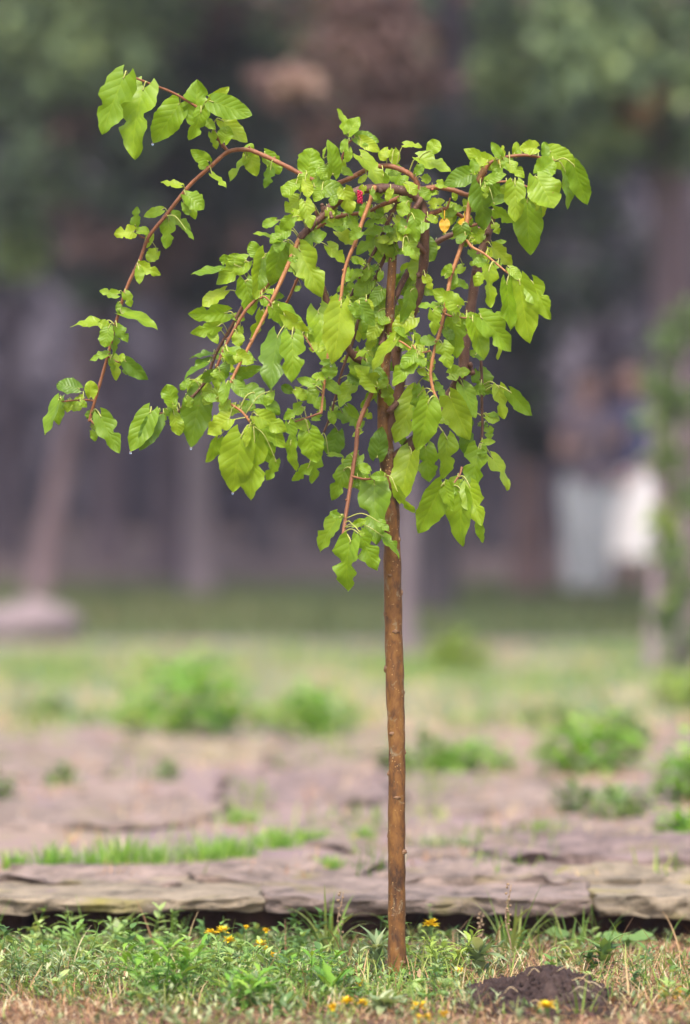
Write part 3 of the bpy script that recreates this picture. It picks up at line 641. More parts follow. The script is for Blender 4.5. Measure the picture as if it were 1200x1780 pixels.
for i in range(2900):                                              # low grey-green sprawling weeds
    px = rng.uniform(-420, 1620); d = rng.uniform(10.3, 12.35)
    if inmound(px, d) or rng.random() < dryness(px, d) * .9: continue
    p = gpt(px, d, .004); az = rng.random() * 6.28; el = rng.uniform(.15, 1.2); dv = Vector((math.cos(az) * math.cos(el), math.sin(az) * math.cos(el), math.sin(el)))
    ln = rng.uniform(.025, .07) * (.4 if d > 11.8 else .6 if d < 10.65 else .3 if 640 < px < 740 and d < 11.5 else 1); tn = rng.random(); tube(mk, [p, p + dv * ln * .5, p + dv * ln], [.0008, .0006, .0004], 3, capr=False, tint=tn * .5)
    m_ = rng.randint(6, 10)
    for k in range(m_):
        a2 = rng.random() * 6.28; o = Vector((math.cos(a2), math.sin(a2), rng.uniform(-.1, .9)))
        lf(mk, p + dv * ln * (k + 1) / m_, o + dv * .7, rng.uniform(.008, .022), rng.uniform(.0014, .0038), min(1, max(0, tn + rng.gauss(0, .2))), droop=.2, n=3)
mh = MB()
for i in range(260):
    px = rng.uniform(-420, 1620); d = rng.uniform(10.9, 12.2)
    if inmound(px, d): continue
    blade(mg if rng.random() < .6 else ms_, gpt(px, d), rng.uniform(.06, .13), rng.random() * 6.28, rng.uniform(.05, .5), rng.uniform(.0009, .002), rng.random(), 6, rng.uniform(.2, 1.6))
for i in range(430):
    px = rng.uniform(-420, 800) if rng.random() < .85 else rng.uniform(800, 1620); d = rng.uniform(10.75, 12.25)
    if inmound(px, d) or (px < 230 and d < 11): continue
    p = gpt(px, d); h = rng.uniform(.03, .1) * ((1 if rng.random() < .3 else .5) if d > 11.75 else .22 if 635 < px < 745 and d < 11.5 else 1); tn = rng.random(); az = rng.random() * 6.28; le = rng.uniform(0, .5)
    tip_ = p + Vector((math.cos(az) * le * h, math.sin(az) * le * h, h)); tube(mh, [p, p.lerp(tip_, .5) + Vector((0, 0, .003)), tip_], [.0011, .0009, .0006], 4, capr=False, tint=tn * .6)
    wl = rng.uniform(.16, .3); ll = rng.uniform(.02, .042)
    for k in range(rng.randint(7, 14)):
        a2 = k * 2.4; o = Vector((math.cos(a2), math.sin(a2), rng.uniform(.1, 1.2))); q = rng.random()
        lf(mh, p.lerp(tip_, q), o, ll * (1.15 - .5 * q), ll * wl * (1.1 - .4 * q), min(1, max(0, tn + rng.gauss(0, .18))), droop=rng.uniform(.1, .6), n=5, shape=rng.choice((0, 0, 2)))
for i in range(2600):                                              # crumbs of dead leaf
    px = rng.uniform(-420, 1620); d = rng.uniform(10.3, 12.4)
    if inmound(px, d): continue
    a2 = rng.random() * 6.28; lf(ml, gpt(px, d, rng.uniform(.002, .02)), (math.cos(a2), math.sin(a2), rng.uniform(-.3, .6)), rng.uniform(.008, .026), rng.uniform(.002, .006), rng.random(), droop=rng.uniform(-.5, .5), n=3)
tag(mg.build('green_grass', MT['grass']), 'short green grass growing thinly around the mulberry stem', 'grass', kind='stuff')
tag(ms_.build('dry_grass', MT['straw']), 'dry straw coloured grass lying over the ground before the wall', 'grass', kind='stuff')
tag(mk.build('ground_weeds', MT['knot']), 'low grey green sprawling weeds covering the ground before the wall', 'ground cover', kind='stuff')
tag(mh.build('herbs', MT['herb']), 'taller mixed green herbs scattered thickly before the left half of the wall', 'ground cover', kind='stuff')
tag(ml.build('leaf_litter', MT['litter']), 'brown crumbs of dead leaves strewn over the ground before the wall', 'litter', kind='stuff')

# soil heap
heap = thing('soil_heap', 'small heap of dark freshly dug soil with straw in it, beside the mulberry stem', 'soil heap', gpt(942, 10.95))
mb = MB(); vs = []; fs = []; n_ = 54
hc_ = gpt(942, 10.95)
for j in range(n_ + 1):
    for i in range(n_ + 1):
        u, v = i / n_ * 2 - 1, j / n_ * 2 - 1; x, y = u * .15, v * .33
        main = max(0, 1 - ((u - .28) / .62) ** 2 - (v / .85) ** 2); low = max(0, 1 - ((u + .3) / .68) ** 2 - (v / .9) ** 2)
        z = .04 * main ** .9 + .024 * low ** .7
        z = z if z > 0 else -.006
        p = Vector((x, y, z)); q = p * 26
        nn = noise.fractal(q, .8, 2.1, 6) * .02 + abs(noise.noise(p * 90)) * .014
        vs.append(hc_ + p + Vector((noise.noise(q + Vector((9, 0, 0))) * .007, noise.noise(q + Vector((0, 9, 0))) * .007, nn * (1 if z > 0 else .1))))
for j in range(n_):
    for i in range(n_): a = j * (n_ + 1) + i; fs.append((a, a + 1, a + n_ + 2, a + n_ + 1))
mb.add(vs, fs)
for k in range(900):
    a = rng.random() * 6.28; q = rng.random() ** .5; px = .19 * q * math.cos(a); py = .36 * q * math.sin(a) - .03
    u = px / .15; v = py / .33; z = .04 * max(0, 1 - ((u - .28) / .62) ** 2 - (v / .85) ** 2) ** .8
    z += .024 * max(0, 1 - ((u + .3) / .68) ** 2 - (v / .9) ** 2) ** .7
    blob(mb, hc_ + Vector((px, py, z + .004)), rng.uniform(.002, .010), rough=1.3, seed=k, seg=7)
mb.build('soil', ground_mat('dug_soil', [(.3, (.018, .011, .010)), (.5, (.05, .032, .028)), (.7, (.10, .068, .056))], 90, 14, bd=.006), heap, origin=hc_)
for k in range(11):
    mb = MB(); x = rng.uniform(-.12, .12); y = rng.uniform(-.27, -.02); u = x / .15; v = y / .33
    z = .04 * max(0, 1 - ((u - .28) / .62) ** 2 - (v / .85) ** 2) ** .8 + .024 * max(0, 1 - ((u + .3) / .68) ** 2 - (v / .9) ** 2) ** .7 + .012
    a = rng.uniform(-.9, .9); p = hc_ + Vector((x, y, z)); ln = rng.uniform(.025, .07)
    tube(mb, catmull([p, p + Vector((math.cos(a) * ln * .5, -.01, math.sin(a) * ln * .35 + .006)), p + Vector((math.cos(a) * ln, -.016, math.sin(a) * ln * .5 - .006))], 4), .0008, 4, tint=.6 + .4 * rng.random())
    mb.build('straw', MT['straw'], heap, origin=p)

def rosette(name, label, px, d, n, ln, w, mat, h=.5, cat='weed', group=None, shape=2, z=0, stem=0):
    c = gpt(px, d, z); t = thing(name, label, cat, c, group)
    mb = MB()
    for k in range(n):
        a = k * 2.4 + rng.uniform(-.3, .3); e = rng.uniform(.15, 1.25) * h * 1.6
        dv = Vector((math.cos(a) * math.cos(e), math.sin(a) * math.cos(e), math.sin(e))); z0 = stem * rng.random()
        lf(mb, c + Vector((0, 0, z0)) + dv * .004, dv, ln * rng.uniform(.65, 1.25), w * rng.uniform(.8, 1.4), min(1, max(0, rng.gauss(.5, .25))), droop=rng.uniform(.15, .6), shape=shape, n=8)
    mb.build('leaves', mat, t, origin=c)
    if stem:
        mb = MB(); tube(mb, [c, c + Vector((.002, 0, stem * .6)), c + Vector((0, 0, stem))], [.0022, .0018, .0014], 6); mb.build('stem', mat, t, origin=c)
    return t
for a in [
 ('upright green weed with narrow leaves halfway between the bright rosette and the stem', 575, 11.0, 14, .07, .010, 'fresh', .75, .015),
 ('pale sage green weed with narrow leaves, low by the left wall slab', 205, 12.08, 16, .06, .009, 'knot', .7, .03),
 ('green weed low at the left picture edge', 25, 11.95, 12, .05, .009, 'weed', .6, .02),
 ('pale green weed with oval leaves left of the soil heap', 832, 11.5, 26, .06, .010, 'knot', .7, .055),
 ('small weed with reddish tips growing behind the soil heap', 1052, 11.55, 28, .05, .008, 'weed', .75, .05),
 ('little weed with oval leaves against the left side of the mulberry stem', 655, 11.55, 26, .05, .007, 'knot', .75, .055),
 ('low green weed directly below the pair of orange buds', 492, 10.7, 14, .05, .011, 'weed', .5, .012),
 ('grey green weed at the bottom edge in front of the stem', 668, 10.72, 16, .05, .009, 'knot', .5, .02),
]:
    rosette('leafy_weed', a[0], a[1], a[2], a[3], a[4], a[5], MT[a[6]], a[7], group='weeds in front of the wall', stem=a[8], shape=2 if a[6] == 'fresh' else 0)

def bushy(name, label, px, d, ns, h, ll, lw, mat, spread=.03, per=14, group='weeds in front of the wall'):
    h *= 1.35
    c = gpt(px, d); t = thing(name, label, 'weed', c, group); st = MB(); mb = MB()
    for q in range(ns):
        a = q * 2.4 + rng.uniform(-.3, .3); sp = spread * math.sqrt(rng.random()); b = c + Vector((math.cos(a) * sp * .4, math.sin(a) * sp * .4, 0))
        hh = h * rng.uniform(.45, 1.05); e = b + Vector((math.cos(a) * sp * 1.6, math.sin(a) * sp * 1.6, hh)); pts = catmull([b, b.lerp(e, .5) + Vector((0, 0, .12 * hh)), e], 5); tube(st, pts, [.0018 - .0001 * k for k in range(len(pts))], 5)
        for k in range(per):
            f = (k + .5) / per; w_ = pts[min(len(pts) - 1, int(f * len(pts)))]; a2 = k * 2.4 + q; up = .15 + 1.1 * f
            dv = Vector((math.cos(a2), math.sin(a2), up * rng.uniform(.5, 1.1)))
            g = (.55 + .9 * math.sin(math.pi * (.15 + .75 * f))) * .72
            lf(mb, w_, dv, ll * g * rng.uniform(.75, 1.2), lw * g * rng.uniform(.8, 1.25), min(1, max(0, .25 + .5 * f + rng.gauss(0, .15))), droop=rng.uniform(.1, .55), shape=2, n=10)
    mb.build('leaves', mat, t, origin=c); st.build('stems', mat, t, origin=c)
    return t
for a in [
 ('big bushy toothed green weed left of the mulberry, largest in front of the wall', 285, 10.98, 9, .085, .062, .0085, 'fresh', .05, 13),
 ('low bright green toothed weed at the bottom edge, beside the big bushy one', 432, 10.82, 7, .05, .06, .0085, 'fresh', .035, 11),
 ('sage green bushy weed under the left end of the wall', 150, 11.9, 9, .06, .05, .0075, 'herb', .07, 11),
 ('bushy weed with pale leaves between the big toothed weed and the flower group', 385, 11.35, 7, .055, .045, .007, 'herb', .05, 11),
 ('feathery grey green weed spreading near the left picture edge', 95, 11.35, 12, .05, .03, .0035, 'knot', .07, 14),
 ('fresh green weed standing before the arching grass, left of the stem', 540, 11.25, 6, .06, .045, .007, 'fresh', .04, 11),
 ('yellow green weed crowding the right side of the mulberry stem', 775, 11.5, 9, .065, .036, .006, 'lime', .06, 12),
]: bushy('bushy_weed', a[0], a[1], a[2], a[3], a[4], a[5], a[6], MT[a[7]], a[8], a[9])

def tuft(label, px, d, n, h, w, mat, spread=.03, z=0, grp='grass tufts', droop=1.5, name='grass_tuft'):
    mb = MB(); c = gpt(px, d, z); spread *= 1 if n > 70 or z == 0 else .5
    for k in range(n):
        a = rng.random() * 6.28; q = spread * rng.random()
        blade(mb, c + Vector((math.cos(a) * q, math.sin(a) * q, 0)), h * rng.uniform(.5, 1.1), a + rng.uniform(-.8, .8), rng.uniform(.05, .45), w * rng.uniform(.6, 1.2), rng.random(), 7, rng.uniform(.1, droop))
    return tag(mb.build(name, mat, origin=c), label, 'grass tuft', grp)
for a in [
 ('tall arching grass tuft in front of the wall, left of the mulberry stem', 572, 12.0, 22, .17, .0042, .02, 2.4),
 ('tall arching grass tuft in front of the wall, behind the soil heap', 888, 12.05, 24, .16, .0036, .045, 2.4),
 ('upright grass tuft in front of the wall, second to the right of the stem', 1000, 12.05, 22, .10, .003, .04, 1.0),
 ('sparse grass tuft with upright blades under the left wall slabs', 212, 12.1, 9, .105, .0032, .04, .7),
 ('few upright grass blades under the crack between the wall slabs', 292, 12.1, 8, .105, .003, .05, .6),
 ('thin grass tuft at the dry right edge, in front of the wall', 1178, 11.6, 24, .06, .0018, .05, .8),
 ('short dark green grass tuft at the lower right, on the dry grass', 1165, 11.15, 20, .045, .0016, .04, .8),
 ('grass blades leaning over the front of the soil heap', 1005, 10.62, 7, .085, .0022, .03, .9),
]: tuft(a[0], a[1], a[2], a[3], a[4], a[5], MT['grass'], a[6], droop=a[7])

# broad leaves by the wall
for lab, px, d, sx in [('pair of broad round green leaves on a short stalk, right of the soil heap', 1092, 12.0, 1), ('single broad pale leaf held flat in front of the wall, behind the soil heap', 990, 12.08, -1)]:
    c = gpt(px, d); t = thing('broadleaf_seedling', lab, 'seedling', c, 'broad leaved seedlings by the wall')
    mb = MB(); tube(mb, [c, c + Vector((0, 0, .02)), c + Vector((.004 * sx, 0, .035))], .0013, 5); mb.build('stem', MT['weed'], t, origin=c)
    for s in ((-1, 1) if sx > 0 else (-1,)):
        mb = MB(); b = c + Vector((.002 * s, 0, .034)); leaf(mb, b, b + Vector((.052 * s, -.012, .008)), .036, 's', (0, -.55, 1), .5, nu=9, rg=rng); mb.build('leaf', MT['weed'], t, origin=b)

# seed stalks
for lab, px, d, h in [('brown dry seed stalk standing left of the mulberry stem, before the arching grass', 592, 11.75, .15), ('tall thin dry seed stalk standing behind the soil heap', 884, 11.7, .17), ('short dry seed stalk at the dry lower right', 1088, 10.95, .065), ('dark dry seed stalk between the stem and the soil heap', 836, 11.85, .1)]:
    c = gpt(px, d); t = thing('seed_stalk', lab, 'dry stalk', c, 'dry seed stalks')
    mb = MB(); pts = [c + Vector((.006 * math.sin(k * 1.3), 0, h * k / 6)) for k in range(7)]; tube(mb, catmull(pts, 3), [.0014] * 10 + [.001] * 9, 5); mb.build('stalk', MT['seed'], t, origin=c)
    mb = MB()
    for k in range(16): z = h * (.45 + .55 * k / 15); blob(mb, c + Vector((.005 * math.cos(k * 2.4), .005 * math.sin(k * 2.4), z)), rng.uniform(.0022, .004), (1, 1, .8), rough=.6, seed=k, seg=6)
    mb.build('seed_head', MT['seed'], t, origin=c)

# yellow flowers: label, px, py of the head, distance, size, open(1)/bud(0)
FL = [
 ('lone yellow flower held high just right of the mulberry stem', 749, 1609, 11.75, 1.15, 1),
 ('yellow flower topmost left in the group before the wall slabs', 367, 1624, 11.70, .9, 1),
 ('yellow flower beside the topmost left one, slightly higher and fuller', 388, 1621, 11.75, 1.0, 1),
 ('yellow flower hanging just below the two fullest ones in the left group', 398, 1637, 11.65, .9, 1),
 ('small yellow bud under a green sprig near the left flower group', 428, 1616, 11.70, .6, 0),
 ('orange tinged narrow flower bud at the right of the left flower group', 463, 1623, 11.60, .75, 0),
 ('yellow double headed flower low in the left flower group', 453, 1645, 11.60, .95, 1),
 ('orange yellow bud below the narrow orange one', 461, 1653, 11.55, .65, 0),
 ('small pale yellow bud lowest on the right of the left flower group', 475, 1664, 11.50, .65, 0),
 ('small yellow flower half hidden in weeds below the left flower group', 422, 1671, 11.40, .7, 1),
 ('orange bud halfway between the arching grass and the wall, right of the stem', 820, 1641, 11.60, .6, 0),
 ('orange flower low at the bottom, left one of the pair before the stem', 579, 1759, 10.59, 1.0, 0),
 ('yellow flower of the bottom pair, the upper right one', 604, 1743, 10.67, .95, 1),
 ('small half open yellow flower right of the bottom pair', 631, 1746, 10.72, .75, 1),
 ('bright yellow flower just below the foot of the mulberry stem', 729, 1754, 10.65, 1.15, 1),
 ('bright yellow flower cut by the bottom edge under the stem', 735, 1776, 10.55, 1.25, 1),
 ('small yellow bud at the bottom edge, right of the two bright flowers', 772, 1770, 10.57, .9, 0),
 ('yellow orange flower in front of the soil heap', 951, 1752, 10.47, 1.15, 1),
 ('pale yellow bud low beside the foot of the stem', 626, 1715, 11.05, .8, 0),
 ('yellow flower in the pale weeds left of the soil heap', 798, 1690, 11.20, .75, 1),
]
for lab, px, py, d, s, op in FL:
    H = P(px, py, d); c = Vector((H.x + rng.uniform(-.008, .008), H.y + .004, 0)); t = thing('yellow_flower', lab, 'flower', c, 'small yellow wildflowers')
    mb = MB(); tube(mb, catmull([c, c.lerp(H, .5) + Vector((.004, 0, 0)), H - Vector((0, 0, .006))], 4), [.0016] * 9, 5); mb.build('stem', MT['weed'], t, origin=c)
    mb = MB(); blob(mb, H - Vector((0, 0, .003 * s)), .0052 * s, (1, 1, 1.25), rough=.2, seed=px); mb.build('calyx', MT['weed'], t, origin=H)
    mb = MB(); n = 34 if op else 18
    for k in range(n):
        a = k * 2.4; e = (rng.uniform(.05, 1.1) if op else rng.uniform(.75, 1.5)); dv = Vector((math.cos(a) * math.cos(e), math.sin(a) * math.cos(e), math.sin(e)))
        lf(mb, H + Vector((0, 0, .001)), dv, rng.uniform(.0145, .019) * s, .0042 * s, min(1, max(0, rng.gauss(.55 if op else .2, .22))), droop=.25, n=3)
    blob(mb, H + Vector((0, 0, .0035 * s)), .0048 * s, (1, 1, .8), rough=.3, seed=py)
    mb.build('flower_head', MT['petal'], t, origin=H)
# small yellowed leaves lying on the dry grass at the right
for lab, px, py, d in [('small yellow fallen leaf standing upright on the dry grass at the right', 1172, 1730, 10.95), ('small yellow fallen leaf lying flat at the right edge', 1190, 1742, 10.9), ('pale yellow fallen leaf nearest the soil heap', 1148, 1738, 10.95)]:
    b = gpt(px, d, .008); mb = MB(); leaf(mb, b, b + Vector((rng.uniform(-.01, .02), -.006, .024)), .014, 'o', (.2, -1, .4), rng.random(), nu=8)
    tag(mb.build('fallen_leaf', MT['yleaf'], origin=b), lab, 'fallen leaf', 'yellow fallen leaves')

# ================================================================== TERRACE AND LAWN PLANTS (out of focus)
def clump(name, label, px, py, wpx, hpx, n, ls, mat, cat='weed', group=None, z=ZT):
    b = G(px, py, z); k = (b.y + CAMD) / F; W, H = wpx * k / 2, hpx * k
    t = thing(name, label, cat, b, group); mb = MB(); ms = MB()
    for i in range(n):
        a = rng.random() * 6.28; q = rng.random() ** .6; h = H * (1 - .55 * q * q) * rng.uniform(.1, 1) * (1.15 + .6 * noise.noise(Vector((math.cos(a) * 2.5, math.sin(a) * 2.5, px))))
        c = b + Vector((math.cos(a) * W * q, math.sin(a) * W * q * .7, h))
        dv = Vector((math.cos(a) + rng.uniform(-.6, .6), math.sin(a) + rng.uniform(-.6, .6), rng.uniform(-.2, .9)))
        lf(mb, c, dv, ls * rng.uniform(.6, 1.2), ls * rng.uniform(.2, .34), min(1, max(0, rng.gauss(.5, .28))), droop=rng.uniform(.1, .5), n=4)
        if i % 5 == 0: tube(ms, [b + Vector((math.cos(a) * W * q * .4, math.sin(a) * W * q * .3, 0)), c], [.003, .0015], 4)
    mb.build('leaves', mat, t, origin=b); ms.build('stems', mat, t, origin=b)
    return t
for a in [
 ('biggest bright green leafy weed on the terrace, left of the mulberry stem', 335, 1283, 245, 118, 420, .06, 'fresh'),
 ('smaller bright green weed between the biggest one and the mulberry stem', 548, 1280, 135, 82, 230, .05, 'fresh'),
 ('lime green plant standing alone at the back of the lawn', 800, 1165, 85, 50, 170, .07, 'lime'),
 ('wide bright green weed overhanging a slab edge, right of the stem', 1025, 1345, 175, 88, 330, .05, 'fresh'),
 ('dark green weed behind the wide weed at the right', 1090, 1296, 90, 52, 150, .05, 'weed'),
 ('low green weed just behind the stem, right of it', 730, 1338, 130, 52, 190, .045, 'weed'),
 ('low green weed halfway between the stem and the wide weed', 820, 1340, 130, 50, 200, .045, 'fresh'),
 ('green weed cut by the right picture edge, above the raised slab', 1192, 1398, 90, 95, 190, .045, 'fresh'),
 ('brownish green weed in front of the wide weed', 1075, 1430, 95, 58, 160, .035, 'weed'),
 ('small pale weed left of the brownish one', 1000, 1412, 62, 48, 100, .035, 'weed'),
 ('green weed at the right edge just behind the raised slab', 1190, 1462, 80, 52, 130, .035, 'fresh'),
 ('little round weed on the left flagstones', 108, 1366, 50, 30, 80, .03, 'weed'),
 ('little weed at the left picture edge on the flagstones', 2, 1395, 40, 45, 80, .03, 'weed'),
 ('tiny weed in front of the biggest bright weed', 292, 1356, 34, 28, 60, .03, 'weed'),
 ('yellowish weed at the back right of the lawn', 1185, 1232, 80, 52, 140, .06, 'lime'),
 ('small dark green weed in the dry grass, far left of the lawn', 78, 1246, 60, 34, 90, .05, 'weed'),
 ('small green plant at the middle of the lawn, right of the stem', 960, 1262, 90, 40, 110, .05, 'weed'),
]: clump('terrace_weed', a[0], *a[1:5], int(a[5] * .6), a[6] * 1.25, MT['farfresh' if a[7] == 'fresh' else a[7]], group='weeds on the terrace and lawn')
GT = [
 ('leftmost tuft of the long grass strip behind the wall', 20, 1512, 60, .055), ('second tuft in the long grass strip, fuller and brighter', 90, 1512, 110, .07),
 ('third tuft in the long grass strip', 160, 1510, 80, .06), ('tall dark tuft in the long grass strip', 212, 1500, 120, .085),
 ('tuft in the long grass strip right after the tall dark one', 275, 1500, 90, .06), ('wide tuft in the middle of the long grass strip', 350, 1496, 120, .06),
 ('dark tuft at the front middle of the grass strip', 405, 1490, 110, .065), ('upper tuft at the back of the grass strip', 415, 1432, 100, .05),
 ('bright tuft at the right part of the grass strip', 480, 1474, 110, .065), ('last tuft at the right end of the grass strip', 535, 1464, 80, .05),
 ('small tuft just left of the mulberry stem, behind the wall', 575, 1512, 60, .04), ('greyish tuft just right of the mulberry stem', 755, 1476, 90, .045),
 ('greyish tuft in the patch right of the stem', 810, 1480, 90, .045), ('tuft left of the stem on the middle flagstones', 630, 1462, 70, .045),
 ('small tuft by the left end of the raised slab', 835, 1505, 50, .035), ('tuft in the dry patch right of the orange grass', 940, 1446, 60, .04)]
for lab, px, py, n, h in GT:
    b = G(px, py, ZT); tuft(lab, px, b.y + CAMD, n, h, .0022, MT['farfresh'] if 'grey' not in lab else MT['knot'], .065, ZT, 'grass tufts on the terrace', .9)
# dry and green grass over terrace and lawn
mg, ms_ = MB(), MB()
for i in range(9000):
    d = rng.uniform(12.9, 20.6); px = rng.uniform(-450, 1650); v = noise.noise(Vector((px * .006, d * 1.1, 3)))
    p = gpt(px, d, ZT)
    if v > .1: blade(ms_, p, rng.uniform(.015, .06), rng.random() * 6.28, rng.uniform(.3, 1.3), .0016, rng.random(), 2)
    elif v < -.12 - .12 * (px < 500): blade(mg, p, rng.uniform(.02, .075), rng.random() * 6.28, rng.uniform(.1, .9), .0026, rng.random(), 2)
for i in range(16000):
    d = rng.uniform(20.0, 29.0); px = rng.uniform(-450, 1650); v = noise.noise(Vector((px * .005, d * .55, 7)))
    p = gpt(px, d, ZT)
    if v + rng.uniform(-.3, .3) > (.0 if d > 22.5 else -.12): (rng.random() < .75) and blade(ms_, p, rng.uniform(.03, .06), rng.random() * 6.28, rng.uniform(.2, 1.2), .003, rng.uniform(.3, 1), 2)
    else: blade(mg, p, rng.uniform(.03, .08), rng.random() * 6.28, rng.uniform(.1, .9), .004, rng.random(), 2)
tag(mg.build('lawn_grass', MT['grass']), 'thin green grass over the terrace joints and the lawn behind', 'grass', kind='stuff')
tag(ms_.build('dead_lawn_grass', MT['straw']), 'dry tan grass over the terrace joints and the lawn behind', 'grass', kind='stuff')
mg = MB()
for i in range(9000):
    d = rng.uniform(30.2, 43.5); px = rng.uniform(-500, 1700); blade(mg, gpt(px, d, ZT), rng.uniform(.05, .12), rng.random() * 6.28, rng.uniform(.1, .9), .007, rng.random(), 2)
MT['shade'] = veg('bank_grass', [(0, (.06, .085, .03)), (.6, (.10, .135, .045)), (1, (.17, .14, .07))])  # blades carry the tree shade in their darker greens
tag(mg.build('bank_grass', MT['shade']), 'darker grass of the bank in front of the wood', 'grass', kind='stuff')

# ================================================================== WOOD BEHIND
MT['mauvebark'] = bark('mauve_bark', [(.3, (.085, .056, .062)), (.5, (.15, .10, .108)), (.7, (.20, .14, .145))], 8, (1, 1, .4), .9, .02)
MT['palebark'] = bark('pale_mauve_bark', [(.3, (.19, .14, .155)), (.5, (.27, .205, .22)), (.7, (.34, .27, .28))], 10, (1, 1, .4), .9, .015)
MT['greybark'] = bark('grey_mauve_bark', [(.3, (.13, .095, .105)), (.5, (.20, .15, .16)), (.7, (.26, .20, .205))], 10, (1, 1, .4), .9, .015)
MT['darkbark'] = bark('dark_bark', [(.3, (.022, .018, .024)), (.5, (.04, .032, .04)), (.7, (.06, .048, .055))], 8, (1, 1, .4), .95, .02)
MT['brownbark'] = bark('pinkish_bark', [(.3, (.10, .06, .056)), (.5, (.18, .108, .102)), (.7, (.23, .15, .14))], 8, (1, 1, .4), .9, .02)
MT['dimbark'] = bark('dim_bark', [(.3, (.03, .022, .03)), (.5, (.05, .035, .044)), (.7, (.07, .051, .06))], 8, (1, 1, .4), .95, .02)
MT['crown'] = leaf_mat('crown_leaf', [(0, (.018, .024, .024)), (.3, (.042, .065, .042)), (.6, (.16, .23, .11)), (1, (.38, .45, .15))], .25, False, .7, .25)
MT['rust'] = leaf_mat('rusty_leaf', [(0, (.05, .033, .033)), (.4, (.15, .09, .08)), (.75, (.28, .18, .15)), (1, (.55, .40, .33))], .25, False, .7, .2)
MT['orange'] = leaf_mat('orange_leaf', [(0, (.17, .11, .05)), (1, (.25, .16, .075))], .25, False, .7, .2)

def puff(mb, c, r, n, s, tint, mi=0, flat=.8, spread=.16):
    for i in range(n):
        a = rng.random() * 6.283; z = rng.uniform(-1, 1); q = r * rng.random() ** .45; k = math.sqrt(1 - z * z)
        o = Vector((math.cos(a) * k * q, math.sin(a) * k * q, z * q * flat))
        d = Vector((rng.gauss(0, 1), rng.gauss(0, 1), rng.gauss(-.25, .7))).normalized(); e = d.orthogonal(); e = Matrix.Rotation(rng.random() * 6.28, 3, d) @ e
        p = c + o; l = s * rng.uniform(.6, 1.3); w = l * .32; up = d.cross(e)
        t = min(1, max(0, tint + rng.gauss(0, spread)))
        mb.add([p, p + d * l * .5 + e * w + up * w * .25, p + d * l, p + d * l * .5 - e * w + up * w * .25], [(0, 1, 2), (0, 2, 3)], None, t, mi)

def big_tree(name, label, d, trunk, r0, r1, tm, crown_mat, puffs, top=(2.0, 3.2, 4.6, 9), dens=1.0, limbs=5, ztop=8.0, s=.11):
    """trunk: photo pixels from the foot upward; puffs: (px, py, radius px, tint, mat) seen in the picture; top: crown above the frame"""
    w = [P(x, y, d) for x, y in trunk]; w[0].z = ZT - .1
    t = thing(name, label, 'tree', (w[0].x, w[0].y, ZT), 'trees of the wood behind')
    last = w[-1]; dirn = (w[-1] - w[-2]).normalized()
    while last.z < ztop * .8: last = last + (dirn * .7 + Vector((0, 0, .3))) * 1.2; w.append(last)
    cw = catmull(w, 5); n = len(cw); k = d / F
    rad = [(r0 + (r1 - r0) * i / (n - 1)) * k * (1 + .8 * math.exp(-max(0, (q.z - ZT)) / .25) * .5) for i, q in enumerate(cw)]
    mb = MB(); tube(mb, cw, rad, 14, rough=.1)
    tk = mb.build('trunk', MT[tm], t, origin=t.location)
    up = [q for q in cw if q.z > 2.3] or [cw[-1]]
    mb = MB()
    mats = [MT[crown_mat], MT['orange'], MT['rust'], MT['crown']]
    lim = []
    for (x, y, r, tn, m_) in puffs:
        dd = d - rng.uniform(.35, 1.4); c = P(x, y, dd); rr = r * 1.2 * dd / F
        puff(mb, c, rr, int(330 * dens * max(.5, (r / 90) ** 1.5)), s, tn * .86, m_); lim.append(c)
    cx = sum(q.x for q in up) / len(up); cy = sum(q.y for q in up) / len(up)
    R_, z0, zc, z1 = top
    for i in range(int(26 * dens)):
        a = rng.random() * 6.28; q = R_ * rng.random() ** .5; z = rng.uniform(zc, z1); q *= (1 - ((z - zc) / (z1 - zc + .5)) ** 2 * .7)
        c = Vector((cx + math.cos(a) * q, cy + math.sin(a) * q, z)); puff(mb, c, rng.uniform(.5, .9), 130, s * 1.6, rng.uniform(.15, .6), 0)
        if i < limbs: lim.append(c)
    mb.build('crown', mats, t, origin=t.location)
    for c in lim[:limbs + 3]:
        a = min(cw, key=lambda q: abs(q.z - (c.z - (c - q).xy.length * .35)))
        mb = MB(); md = a.lerp(c, .5) + Vector((0, 0, .12)); tube(mb, catmull([a, md, c], 5), [rad[-1] * .5, rad[-1] * .45, rad[-1] * .4, rad[-1] * .35, rad[-1] * .3, rad[-1] * .28, rad[-1] * .24, rad[-1] * .2, rad[-1] * .15, rad[-1] * .1, rad[-1] * .06], 6)
        mb.build('limb', MT[tm], t, origin=a)
    return t
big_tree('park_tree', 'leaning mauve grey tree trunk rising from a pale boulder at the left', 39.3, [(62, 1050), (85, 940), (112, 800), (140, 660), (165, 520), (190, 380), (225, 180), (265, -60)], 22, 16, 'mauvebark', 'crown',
 [(40, 40, 105, .62, 0), (165, 80, 105, .68, 0), (240, 20, 90, .5, 0), (95, 180, 80, .45, 0), (70, 300, 80, .35, 0), (35, 425, 52, .85, 0), (10, 340, 70, .5, 0), (110, 25, 70, .7, 0), (172, 500, 42, .12, 0), (185, 430, 50, .18, 2), (200, 340, 55, .25, 0), (222, 240, 55, .3, 0), (240, 150, 55, .4, 0), (130, 215, 55, .5, 2), (20, 150, 70, .5, 0)])
